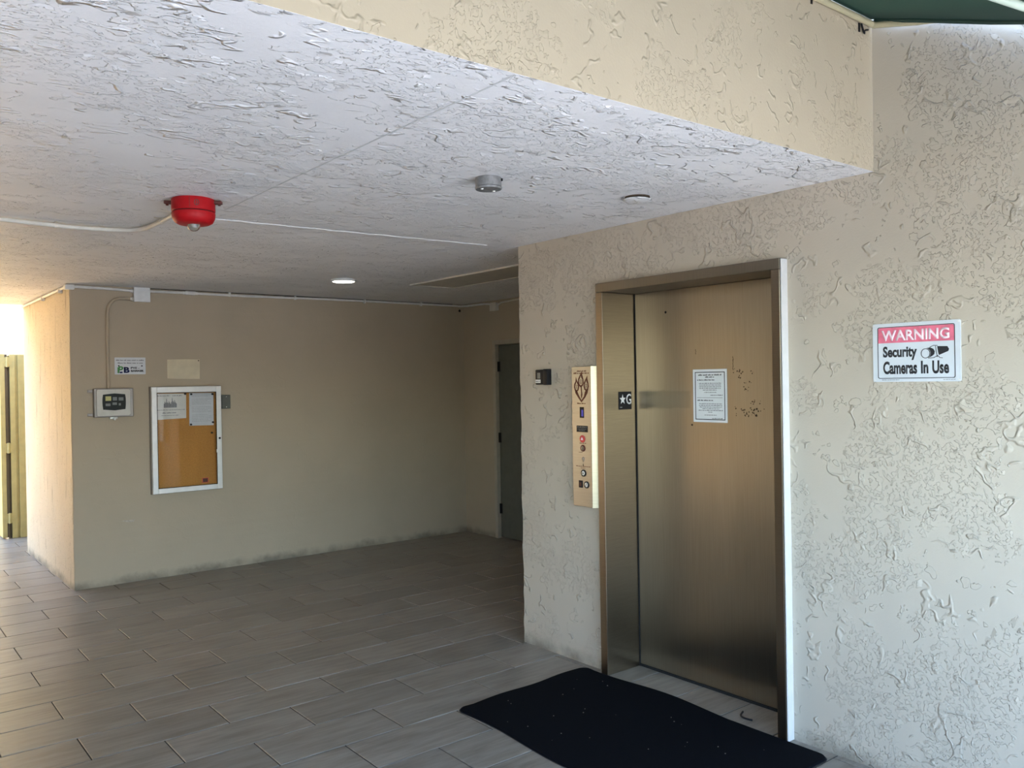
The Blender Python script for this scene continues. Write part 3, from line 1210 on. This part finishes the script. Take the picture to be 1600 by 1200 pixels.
# ---- curved scrap on the sill tile
b = B()
pts = []
for i in range(13):
    t = i / 12
    a = math.radians(200 + 95 * t)
    pts.append((3.352 + 0.058 * math.cos(a) * 0.9, 2.43 + 0.06 * math.sin(a) + 0.02, 0.004))
pts = [(3.352 - 0.010 * math.sin(PI * t) - 0.052 * t, 2.475 - 0.09 * t - 0.0 + 0.012 * math.sin(PI * t), 0.0042) for t in [i / 12 for i in range(13)]]
pts = [(x + 0.0 - 0.018 * math.sin(PI * i / 12), y, z) for i, (x, y, z) in enumerate(pts)]
b.tube(pts, 0.0045, 6)
tag(b.done('rubber_scrap', 'black'), 'thin black curved scrap lying on the tile before the elevator door', 'scrap')

# =================================================================== CEILING THINGS
# ---- fire alarm strobe
fa = thing('alarm_strobe', 'red round fire alarm strobe with clear lens on the ceiling', 'fire alarm', (1.238, 3.761, H))
b = B()
b.lathe([(0.088, 0.0), (0.091, -0.004), (0.091, -0.052), (0.088, -0.055)], 40)
hb = b.done('back_box', 'red', fa, 40)
b = B()
b.lathe([(0.086, -0.055), (0.086, -0.059)], 40)
b.done('shadow_gap', 'dark', fa)
b = B()
b.lathe([(0.090, -0.059), (0.091, -0.062), (0.089, -0.083), (0.080, -0.100), (0.066, -0.108), (0.0, -0.110)], 40)
b.done('housing', 'red', fa, 50)
b = B()
b.lathe([(0.026, -0.104), (0.0275, -0.112), (0.0265, -0.120), (0.0225, -0.128), (0.0165, -0.134), (0.009, -0.1375), (0.0, -0.1385)], 28)
ln = b.done('strobe_lens', 'lens', fa, 60)
b = B()
b.lathe([(0.016, -0.1085), (0.012, -0.122), (0.0, -0.124)], 16)
b.done('reflector', 'alu', ln, 50)
for s in (-1, 1):
    b = B()
    b.box(0.085, 0.122, -0.012, 0.012, -0.020, -0.006, 0.003)
    b.lathe([(0.006, -0.020), (0.006, -0.026), (0, -0.027)], 10, 'z', (0.110, 0, 0))
    e = b.done('mounting_ear', 'maroon', fa)
    e.rotation_euler = (0, 0, -0.55 + (PI if s < 0 else 0))
# side seam and embossed mark on the box
b = B()
a = math.radians(-118)
for z0, z1 in ((-0.050, -0.004),):
    b.box(0.0895, 0.0916, -0.001, 0.001, z0, z1)
sm = b.done('seam', 'maroon', hb)
sm.rotation_euler = (0, 0, a)
b = B()
b.ring(circ(0, -0.028, 0.011, 0.013, 18), circ(0, -0.028, 0.008, 0.010, 18), -0.0922, -0.0895)
b.box(-0.0015, 0.0015, -0.0922, -0.0895, -0.038, -0.020)
kn = b.done('knockout', 'maroon', hb)
kn.rotation_euler = (0, 0, math.radians(-10))

# ---- conduit to the strobe
cz = H - 0.016
raw = [(-1.55, 4.55), (0.30, 4.595), (0.62, 4.612), (0.93, 4.648), (1.10, 4.628), (1.185, 4.590), (1.225, 4.530), (1.240, 4.46), (1.248, 4.20), (1.244, 3.845)]
b = B()
b.tube([(x, y, cz) for x, y in raw], 0.0115, 10)
cd = b.done('ceiling_conduit', 'conduit', None, 50)
tag(cd, 'thin pale conduit along the ceiling bending to the red fire alarm', 'conduit')
for x, y, rz in ((0.86, 4.640, 0.05), (1.246, 4.25, PI / 2), (0.10, 4.588, 0.02)):
    b = B()
    b.box(-0.008, 0.008, -0.034, 0.034, 0.0125, 0.0155)
    b.tube([(-0.0075, 0, 0), (0.0075, 0, 0)], 0.0135, 12)
    e = b.done('strap', 'conduit', cd)
    e.location = (x, y, cz)
    e.rotation_euler = (0, 0, rz)

# ---- round grey junction box
rb = thing('round_box', 'small scratched grey metal round box on the white ceiling', 'junction box', (2.061, 2.709, H))
b = B()
b.lathe([(0.052, 0), (0.052, -0.036), (0.0525, -0.0365)], 36)
b.done('box_body', 'greybox', rb, 40)
b = B()
b.lathe([(0.050, -0.0365), (0.050, -0.0385)], 36)
b.done('shadow_gap', 'dark', rb)
b = B()
b.lathe([(0.0535, -0.0385), (0.0535, -0.044), (0.051, -0.047), (0.0, -0.047)], 36)
cv = b.done('cover', 'greybox', rb, 40)
for x, y in ((-0.032, 0.0), (0.032, 0.006)):
    b = B()
    b.lathe([(0.006, -0.047), (0.005, -0.050), (0, -0.0505)], 12, 'z', (x, y, 0))
    b.done('cover_screw', 'alu', cv)
b = B()
b.box(0.020, 0.044, -0.040, -0.028, -0.014, -0.003, 0.002)
b.done('conduit_lug', 'dark', rb)

# ---- slim round ceiling plate hanging slightly loose
sp = thing('ceiling_plate', 'thin white round cover plate hanging slightly open below the ceiling above the elevator', 'cover plate', (2.825, 2.612, H))
b = B()
b.lathe([(0.056, 0.0), (0.056, -0.006)], 32)
b.done('opening', 'scr', sp)
b = B()
b.lathe([(0.060, 0.0), (0.064, -0.002), (0.064, -0.005), (0.060, -0.007), (0.0, -0.0075)], 40)
e = b.done('disc', 'ceil', sp, 40)
e.location = (0, 0, -0.0125)
e.rotation_euler = (0.0, math.radians(2.0), 0)

# ---- lit LED disc
ll = thing('ceiling_light', 'lit round surface-mounted ceiling light before the dark back wall', 'light', (3.14, 6.03, H))
b = B()
b.lathe([(0.096, 0.0), (0.098, -0.003), (0.097, -0.012), (0.090, -0.017), (0.086, -0.017), (0.086, -0.014)], 40)
b.done('rim', 'white', ll, 50)
b = B()
b.lathe([(0.0855, -0.013), (0.080, -0.0185), (0.0, -0.021)], 40)
b.done('diffuser', 'led', ll, 50)
ld = bpy.data.lights.new('ceiling_light_lamp', 'AREA')
ld.shape = 'DISK'
ld.size = 0.16
ld.energy = 0.12
ld.color = (1.0, 0.92, 0.8)
lo = bpy.data.objects.new('ceiling_light_lamp', ld)
lo.location = (0, 0, -0.024)
lo.parent = ll
COL.objects.link(lo)

# ---- ceiling access hatch in the back corner
ah = thing('access_hatch', 'painted access hatch framed by thin trim in the dim ceiling corner', 'hatch', (4.0, 5.2, H - 0.0015))
hx0, hx1, hy0, hy1 = -0.25, 0.17, -1.10, 0.80
b = B()
b.box(hx0, hx1, hy0, hy1, -0.008, 0.0)
b.done('hatch_panel', plain('hatch_paint', (0.52, 0.48, 0.40), 0.6), ah)
for args in ((hx0 - 0.012, hx0 + 0.004, hy0, hy1), (hx1 - 0.004, hx1 + 0.012, hy0, hy1), (hx0 - 0.012, hx1 + 0.012, hy1, hy1 + 0.012), (hx0 - 0.012, hx1 + 0.012, hy0 - 0.012, hy0)):
    b = B()
    b.box(*args, -0.013, 0.0, 0.002)
    b.done('trim_strip', 'conduit', ah)

# =================================================================== BACK WALL THINGS
# ---- conduit run at the top of the wall
wz = 2.392
run = thing('wall_conduit', 'long thin white conduit running along the top of the back wall', 'conduit', (2.04, YB, wz))
def rel(pts):
    return [(x - 2.04, y - YB, z - wz) for x, y, z in pts]
b = B()
b.tube(rel([(2.045, YB - 0.016, 2.385), (2.33, YB - 0.016, 2.388)]), 0.0105, 8)
b.tube(rel([(2.43, YB - 0.016, 2.387), (2.85, YB - 0.016, 2.386), (3.6, YB - 0.016, 2.395), (4.4, YB - 0.016, 2.396), (5.10, YB - 0.016, 2.394), (5.17, YB - 0.03, 2.390), (XR - 0.014, YB - 0.09, 2.390), (XR - 0.014, YB - 0.40, 2.388), (XR - 0.014, 6.87, 2.376)]), 0.0105, 8)
b.done('tube', 'conduitwhite', run, 50)
b = B()
b.tube(rel([(2.045, YB - 0.005, 2.4085), (5.1, YB - 0.005, 2.4085)]), 0.003, 5)
b.done('wire', 'dark', run)
b = B()
b.box(2.335 - 2.04, 2.425 - 2.04, -0.034, -0.002, 2.372 - wz, 2.404 - wz, 0.006)
cb_ = b.done('conduit_body', 'conduitwhite', run, 40)
for x in (2.318, 2.422):
    b = B()
    b.tube(rel([(x, YB - 0.016, 2.388), (x + 0.02, YB - 0.016, 2.388)]), 0.014, 10)
    b.done('coupling', 'alu', cb_, 40)
for x in (2.72, 3.33, 4.05, 4.70):
    b = B()
    b.box(x - 2.04 - 0.007, x - 2.04 + 0.007, -0.031, -0.0, 2.374 - wz, 2.412 - wz, 0.002)
    b.done('strap', 'conduitwhite', run)
b = B()
b.lathe([(0.012, 0), (0.014, 0.006), (0.0, 0.016)], 12, 'y', (5.19 - 2.04, -0.001, 2.345 - wz))
b.done('dark_stub', 'dark', run)

# conduit on the left: corner to the junction box and around the end face
lc = thing('wall_conduit', 'short white conduit wrapping the left corner of the back wall', 'conduit', (XL, YB, wz))
def rel2(pts):
    return [(x - XL, y - YB, z - wz) for x, y, z in pts]
b = B()
b.tube(rel2([(1.912, YB - 0.016, 2.384), (1.72, YB - 0.016, 2.391), (XL + 0.01, YB - 0.018, 2.394), (XL - 0.012, YB - 0.012, 2.394), (XL - 0.016, YB + 0.02, 2.394), (XL - 0.016, 8.4, 2.392), (XL - 0.016, YE - 0.05, 2.390)]), 0.0115, 8)
b.done('tube', 'conduitwhite', lc, 50)
b = B()
b.box(-0.035, 0.035, -0.034, 0.03, -0.022, 0.016, 0.006)
b.done('corner_elbow', 'conduitwhite', lc, 40)
for y in (7.62, 8.35):
    b = B()
    b.box(-0.031, 0.0, y - YB - 0.008, y - YB + 0.008, -0.030, 0.016, 0.002)
    b.done('strap', 'conduitwhite', lc)

# ---- square junction box
jb = thing('junction_box', 'square white junction box at the top of the back wall', 'junction box', (1.978, YB, 2.295))
b = B()
b.box(-0.060, 0.060, -0.058, 0, 0, 0.112, 0.003)
b.done('box_body', 'conduit', jb)
b = B()
b.box(-0.0635, 0.0635, -0.064, -0.058, -0.003, 0.115, 0.002)
b.done('cover', 'white', jb)
for z in (0.088, 0.022):
    b = B()
    b.lathe([(0.017, 0.0), (0.017, -0.010), (0.013, -0.012), (0.013, -0.022)], 12, 'x', (-0.060, -0.018, z))
    b.done('connector', 'alu', jb, 40)

# ---- conduit down to the annunciator
vc = []
for p in ((1.905, 2.317), (1.86, 2.318), (1.815, 2.317), (1.775, 2.302), (1.745, 2.272), (1.728, 2.235), (1.722, 2.19), (1.719, 1.95), (1.720, 1.59)):
    vc.append((p[0], YB - 0.016, p[1]))
b = B()
b.tube(vc, 0.0125, 10)
tag(b.done('drop_conduit', 'back', None, 50), 'beige painted conduit curving down the back wall to the alarm box', 'conduit')

# ---- fire alarm annunciator
an = thing('fire_alarm_box', 'white framed fire alarm annunciator box with dark window on the back wall', 'alarm panel', (1.752, YB, 1.357))
b = B()
b.box(-0.148, 0.148, -0.050, 0, 0, 0.232, 0.006)
b.done('back_box', 'aludark', an)
b = B()
o_ = rrect(-0.132, 0.118, 0.012, 0.222, 0.014)
bar = []
for i in range(13):
    t = i / 12
    bar.append((-0.0885 - 0.004 * math.sin(PI * t), 0.062 + 0.118 * t))
win = [(-0.086, 0.182), (0.0, 0.190), (0.080, 0.182), (0.084, 0.150), (0.085, 0.122), (0.084, 0.094), (0.080, 0.062), (0.0, 0.054), (-0.086, 0.062), (-0.090, 0.094), (-0.091, 0.122), (-0.090, 0.150)]
b.poly(o_, -0.066, -0.048)
b.done('cover', plain('cream_enamel', (0.60, 0.575, 0.51), 0.5), an)
b = B()
b.poly(win[::-1], -0.0672, -0.0655)
wd = b.done('window', 'window_dark', an)
for x, z, w_, h_, m_ in ((-0.047, 0.150, 0.042, 0.036, 'yellowlens'), (0.002, 0.147, 0.032, 0.028, 'greylens'), (0.048, 0.145, 0.036, 0.026, 'greylens'), (-0.050, 0.100, 0.036, 0.020, 'greylens'), (0.0, 0.108, 0.034, 0.020, 'greylens'), (0.038, 0.102, 0.016, 0.018, 'greylens')):
    b = B()
    b.box(x - w_ / 2, x + w_ / 2, -0.0690, -0.0670, z - h_ / 2, z + h_ / 2, 0.001)
    b.done('indicator', m_, wd)
b = B()
b.box(-0.028, 0.030, -0.030, 0, -0.016, 0.004, 0.004)
b.lathe([(0.011, 0), (0.011, 0.014), (0.008, 0.017), (0, 0.018)], 16, 'y', (0.006, -0.028, -0.016))
b.done('lock', 'alu', an, 40)
for z in (0.210, 0.022):
    b = B()
    b.box(-0.188, -0.146, -0.008, 0, z - 0.012, z + 0.012, 0.003)
    b.lathe([(0.006, 0), (0.006, 0.004), (0, 0.005)], 10, 'y', (-0.176, -0.008, z))
    b.done('mounting_ear', 'aludark', an)

# ---- alarm company sign
ps = thing('company_sign', 'small white sign with green and navy logo above the alarm box', 'sign', (1.891, YB, 1.700))
b = B()
b.poly(rrect(-0.119, 0.119, 0, 0.138, 0.004, 3), -0.004, -0.0005)
b.done('plate', plain('sign_offwhite', (0.66, 0.68, 0.69), 0.4, var=0.03), ps)
print_lines(ps, 'grey_ink', [(-0.108, 0.108, 0.111, 0.0095), (-0.096, 0.098, 0.088, 0.0095)], -0.004)
text('P', ps, 'green_ink', -0.097, -0.054, 0.012, 0.066, -0.0042, 0.03, shear=0.15)
b = B()
b.box(-0.098, -0.088, -0.0050, -0.0040, 0.010, 0.058)
b.done('logo_stem', 'green_ink', ps)
text('B', ps, 'navy_ink', -0.050, -0.006, 0.012, 0.060, -0.0042, 0.045)
b = B()
b.box(-0.082, -0.060, -0.0054, -0.0044, 0.010, 0.022)
b.done('logo_foot', 'navy_ink', ps)
text('PYE -', ps, 'ink', 0.004, 0.070, 0.044, 0.060, -0.0042, 0.035)
text('BARKER', ps, 'ink', 0.004, 0.104, 0.020, 0.036, -0.0042, 0.035)
for x, z in ((-0.088, 0.070), (0.090, 0.069)):
    b = B()
    b.lathe([(0.0055, 0), (0.0055, 0.003), (0, 0.004)], 12, 'y', (x, -0.004, z))
    b.done('screw', 'dark', ps)

# ---- blank label above the notice case
bl = thing('blank_label', 'blank cream painted-over card on the wall above the notice case', 'label', (2.318, YB, 1.655))
b = B()
b.poly([(-0.134, 0.008), (-0.02, 0.003), (0.134, 0.0), (0.136, 0.085), (0.136, 0.168), (0.02, 0.170), (-0.134, 0.167), (-0.135, 0.08)], -0.0025, -0.0004)
b.done('card', 'paperold', bl)
b = B()
b.lathe([(0.005, 0), (0.005, 0.003), (0, 0.004)], 10, 'y', (0.126, -0.0025, 0.158))
b.done('nail', 'dark', bl)

# ---- old patch mark low on the wall
b = B()
b.poly([(1.80, 0.507), (1.83, 0.512), (1.87, 0.510), (1.905, 0.512), (1.895, 0.490), (1.86, 0.492), (1.835, 0.497)], YB - 0.0015, YB + 0.001)
wp = b.done('patch', plain('patched_plaster', (0.48, 0.42, 0.34), 0.8, var=0.15, scale=60))
tag(wp, 'small rough plaster scar low on the back wall below the alarm box', 'wall patch')

# ---- notice case
BX0, BX1, BZ0, BZ1 = 2.032, 2.616, 0.702, 1.596
nc = thing('notice_case', 'glazed cork notice case in a silver aluminium frame on the back wall', 'notice board', ((BX0 + BX1) / 2, YB, BZ0))
hw, hh = (BX1 - BX0) / 2, BZ1 - BZ0
b = B()
t = 0.012
b.box(-hw, -hw + t, -0.048, 0, 0, hh, 0.002)
b.box(hw - t, hw, -0.048, 0, 0, hh, 0.002)
b.box(-hw + t, hw - t, -0.048, 0, hh - t, hh, 0.002)
b.box(-hw + t, hw - t, -0.048, 0, 0, t, 0.002)
b.done('case', 'aludark', nc)
b = B()
b.box(-hw + t, hw - t, -0.012, -0.001, t, hh - t)
b.done('cork_panel', 'cork', nc)
dr_y0, dr_y1 = -0.066, -0.048
fr = 0.046
df = B()
df.box(-hw + 0.004, -hw + fr, dr_y0, dr_y1, 0.004, hh - 0.004, 0.003)
dro = df.done('door_stile', 'alu', nc)
b = B()
b.box(hw - fr, hw - 0.004, dr_y0, dr_y1, 0.004, hh - 0.004, 0.003)
st2 = b.done('door_stile', 'alu', nc)
b = B()
b.box(-hw + fr, hw - fr, dr_y0, dr_y1, hh - fr - 0.006, hh - 0.004, 0.003)
b.done('door_rail', 'alu', nc)
b = B()
b.box(-hw + fr, hw - fr, dr_y0, dr_y1, 0.004, fr, 0.003)
b.done('door_rail', 'alu', nc)
b = B()
b.box(-hw + fr - 0.004, hw - fr + 0.004, -0.058, -0.054, fr - 0.004, hh - fr)
b.done('glass_pane', 'clear', nc)
b = B()
b.ring([(-hw + fr - 0.001, fr - 0.001), (hw - fr + 0.001, fr - 0.001), (hw - fr + 0.001, hh - fr - 0.005), (-hw + fr - 0.001, hh - fr - 0.005)],
       [(-hw + fr + 0.004, fr + 0.004), (hw - fr - 0.004, fr + 0.004), (hw - fr - 0.004, hh - fr - 0.010), (-hw + fr + 0.004, hh - fr - 0.010)], -0.0625, -0.0585)
b.done('glazing_seal', 'dark', nc)
b = B()
b.lathe([(0.009, 0), (0.009, 0.003), (0.006, 0.005), (0, 0.005)], 16, 'y', (2.592 - (BX0 + BX1) / 2, dr_y0, 1.142 - BZ0))
b.done('cam_lock', 'dark', st2, 40)
b = B()
b.box(hw - fr - 0.006, hw - fr + 0.004, dr_y0 - 0.004, dr_y0 + 0.004, 0.318, 0.345, 0.001)
b.done('latch', 'alu', st2)

CY = YB - 0.012     # front of the cork
# left flyer with a skyline
f1 = thing('flyer', 'white flyer with grey skyline drawing pinned left in the notice case', 'flyer', (2.207, CY, 1.322))
b = B()
b.poly([(-0.124, -0.004), (0.122, 0.003), (0.124, 0.212), (-0.122, 0.214)], -0.0016, -0.0004)
b.done('sheet', plain('flyer_paper', (0.74, 0.72, 0.66), 0.7, var=0.03), f1)
print_lines(f1, 'grey_ink', [(-0.112, -0.01, 0.192, 0.007), (0.01, 0.09, 0.192, 0.007), (-0.118, 0.112, 0.074, 0.006), (-0.072, 0.040, 0.048, 0.009), (-0.08, 0.06, 0.028, 0.005)], -0.0016)
b = B()
rk = random.Random(9)
hs_ = [0.030, 0.044, 0.036, 0.066, 0.040, 0.034, 0.048, 0.038, 0.028, 0.044, 0.070, 0.050, 0.040, 0.056, 0.040, 0.030]
for i, h_ in enumerate(hs_):
    x = -0.060 + i * 0.0066
    b.box(x, x + 0.0056, -0.0022, -0.0014, 0.096, 0.100 + h_)
for i in (3, 10):
    x = -0.060 + i * 0.0066 + 0.0028
    b.poly([(x - 0.002, 0.098 + hs_[i]), (x + 0.002, 0.098 + hs_[i]), (x, 0.114 + hs_[i])], -0.0022, -0.0014)
b.done('skyline_drawing', 'grey_ink', f1)
# right notice
f2 = thing('printed_notice', 'white printed letter pinned right in the notice case', 'notice', (2.458, CY, 1.258))
b = B()
b.poly([(-0.104, 0.0), (0.103, -0.004), (0.104, 0.276), (-0.101, 0.279)], -0.0016, -0.0004)
b.done('sheet', plain('letter_paper', (0.66, 0.67, 0.68), 0.7, var=0.03), f2)
rows = []
for i in range(17):
    if i in (1, 6, 11):
        continue
    rows.append((-0.080, 0.086 - 0.03 * ((i * 7) % 3 == 0), 0.250 - i * 0.0135, 0.0045))
print_lines(f2, plain('faint_print', (0.40, 0.40, 0.41), 0.7), rows, -0.0016)
# red sticker
rsk = thing('sticker', 'small dark red square sticker in the bottom right corner of the notice case', 'sticker', (2.480, CY, 0.762))
b = B()
b.box(-0.027, 0.027, -0.0014, -0.0002, 0, 0.042)
b.done('square', 'redbtn', rsk)
b = B()
b.box(-0.021, 0.021, -0.0020, -0.0012, 0.005, 0.037)
b.done('dark_print', 'maroon', rsk)


def pin(x, z, label, out=0.0018):
    b = B()
    b.lathe([(0.0085, 0), (0.0085, 0.003), (0.006, 0.006), (0.0055, 0.012), (0.0075, 0.015), (0, 0.0165)], 12, 'y', (0, 0, 0))
    o = b.done('push_pin', 'black', None, 40)
    o.location = (x, CY - out, z)
    tag(o, label, 'push pin', 'push pins in the notice case')
pin(2.322, 1.530, 'black push pin at the top right corner of the skyline flyer')
pin(2.372, 1.526, 'black push pin at the top left corner of the printed letter')
pin(2.553, 1.524, 'black push pin at the top right corner of the printed letter')
pin(2.366, 1.268, 'black push pin at the bottom left corner of the printed letter')
pin(2.553, 1.280, 'black push pin at the bottom right corner of the printed letter')
pin(2.543, 1.189, 'black push pin alone on the cork just below the printed letter', 0.0)

# ---- grey switch box beside the case
sb = thing('switch_box', 'small grey green electrical box beside the notice case', 'electrical box', (2.662, YB, 1.393))
b = B()
b.box(-0.038, 0.038, -0.046, 0, 0, 0.121, 0.003)
b.done('box_body', 'greenbox', sb)
b = B()
b.box(-0.034, 0.034, -0.050, -0.046, 0.006, 0.115, 0.0015)
b.done('cover', 'greenbox', sb)
for z in (0.016, 0.105):
    b = B()
    b.lathe([(0.004, 0), (0.004, 0.002), (0, 0.003)], 10, 'y', (0, -0.050, z))
    b.done('screw', 'alu', sb)

# ---- small white box above the recess door
wb_ = thing('corner_box', 'small pale conduit box high on the dark recess wall', 'junction box', (XR, 6.79, 2.305), RZ_E)
b = B()
b.box(-0.045, 0.045, -0.045, 0, 0, 0.078, 0.004)
b.done('box_body', 'conduit', wb_)
b = B()
b.box(-0.048, 0.048, -0.050, -0.045, -0.003, 0.081, 0.002)
b.done('cover', 'conduit', wb_)
b = B()
b.tube([(0.045, -0.018, 0.05), (0.10, -0.016, 0.075), (0.30, -0.014, 0.085), (1.2, -0.014, 0.088)], 0.009, 8)
b.done('conduit_tail', 'conduit', wb_, 50)

# =================================================================== AWNING
SL = 0.362
AY1, AZ1 = 1.700, 2.985
aw = thing('awning', 'dark green canvas awning on cream tubes above the entrance', 'awning', (3.0, AY1, AZ1))
ax0, ax1 = -2.5, 3.185
def awp(x, y, dz=0.0):
    return (x - 3.0, y - AY1, -SL * (AY1 - y) + dz)
b = B()
nx, ny = 12, 10
g_ = [[None] * (ny + 1) for _ in range(nx + 1)]
low = [[None] * (ny + 1) for _ in range(nx + 1)]
for i in range(nx + 1):
    for j in range(ny + 1):
        y = AY1 + 0.040 - 2.34 * j / ny
        xe = 3.258 if j == 0 else (3.215 if j <= 2 else ax1)
        x = ax0 + (xe - ax0) * i / nx
        sag = -0.012 * math.sin(PI * j / ny) * (1 + 0.5 * math.sin(i * 1.3))
        g_[i][j] = b.bm.verts.new(awp(x, y, 0.022 + sag))
        low[i][j] = b.bm.verts.new(awp(x, y, 0.019 + sag))
for i in range(nx):
    for j in range(ny):
        b.bm.faces.new((g_[i][j], g_[i + 1][j], g_[i + 1][j + 1], g_[i][j + 1]))
        b.bm.faces.new((low[i][j], low[i][j + 1], low[i + 1][j + 1], low[i + 1][j]))
cl_ = b.done('canvas', 'awning', aw, 60)
b = B()
b.tube([awp(ax0, AY1 + 0.020, -0.010), awp(ax1 + 0.070, AY1 + 0.022, -0.006)], 0.0125, 12)
b.done('wall_tube', 'tube', aw, 50)
b = B()
b.tube([awp(ax1 + 0.055, AY1 + 0.02, -0.008), awp(ax1 + 0.060, AY1 - 0.16, 0.010)], 0.012, 10)
b.tube([awp(ax1 + 0.060, AY1 - 0.15, 0.010), awp(ax1 + 0.02, AY1 - 0.5, 0.045), awp(ax1 - 0.02, AY1 - 2.28, 0.045)], 0.012, 10)
b.done('side_tube', 'tube', aw, 50)
b = B()
b.tube([awp(2.40, 1.26, -0.010), awp(3.10, 1.005, -0.010)], 0.014, 10)
b.done('brace_tube', 'minttube', aw, 50)
b = B()
b.tube([awp(ax0, AY1 - 2.28, 0.005), awp(ax1, AY1 - 2.28, 0.005)], 0.0165, 12)
b.done('front_tube', 'tube', aw, 50)
b = B()
for i in range(40):
    pass
b.tube([awp(3.252, AY1 + 0.02, 0.014), awp(3.222, AY1 - 0.16, 0.010), awp(3.212, AY1 - 0.43, 0.006), awp(ax1, AY1 - 0.66, 0.006), awp(ax1, AY1 - 2.26, 0.012)], 0.008, 8)
b.done('hem', 'awning', aw, 50)

# black cable ties hanging from the awning tube
def tie(x, z, L_, label, hook):
    b = B()
    b.box(-0.005, 0.005, -0.004, 0.0, -L_, 0.0, 0.001)
    if hook:
        b.tube([(0.012, -0.004, 0.0), (0.016, -0.006, -L_ * 0.4), (0.026, -0.006, -L_ * 0.85), (0.038, -0.008, -L_ * 0.6), (0.052, -0.010, -L_ * 0.5)], 0.004, 6)
        b.lathe([(0.004, 0), (0.009, 0.004), (0, 0.008)], 8, 'y', (0.028, -0.004, -L_ * 0.9))
    o = b.done('cable_tie', 'black')
    o.location = (x, YS - 0.001, z)
    tag(o, label, 'cable tie', 'black cable ties under the awning')
tie(3.170, 2.982, 0.034, 'black cable tie with a curled end in the corner under the awning tube', True)
tie(2.836, 2.999, 0.03, 'short black cable tie left of the awning tube at the top edge', False)

# =================================================================== GATE AT THE FAR LEFT
gt = thing('metal_gate', 'olive yellow open metal gate leaf on its post beyond the passage', 'gate', (1.46, 10.42, 0.0))
b = B()
b.box(0.0, 0.050, 0.0, 0.10, 0, 1.965, 0.003)
b.box(0.050, 0.075, 0.016, 0.10, 0, 1.965, 0.002)
b.box(0.075, 0.150, -0.006, 0.10, 0, 1.965, 0.003)
b.done('post', 'yellowpost', gt)
b = B()
b.box(-0.022, 0.0, 0.03, 0.10, 0, 1.95)
b.done('rebate', 'yellowgap', gt)
b = B()
b.box(-0.090, -0.045, 0.0, 0.90, 0.012, 1.970, 0.003)
lf = b.done('gate_leaf', 'yellowpost', gt)
b = B()
b.box(-0.046, -0.020, 0.012, 0.04, 0.012, 1.965)
b.done('gap_strip', 'yellowgap', gt)
for z in (1.885, 0.965, 0.215):
    b = B()
    b.tube([(-0.022, -0.006, z - 0.055), (-0.022, -0.006, z + 0.055)], 0.013, 10)
    b.box(-0.055, 0.010, -0.004, 0.003, z - 0.05, z + 0.05)
    b.done('hinge', 'yellowpost', gt)
b = B()
b.tube([(-0.090, 0.72, 0.93), (-0.140, 0.72, 0.93), (-0.140, 0.60, 0.93)], 0.010, 8)
b.lathe([(0.028, -0.096), (0.028, -0.089)], 14, 'x', (0, 0.72, 0.93))
b.done('handle', 'alu', lf, 40)
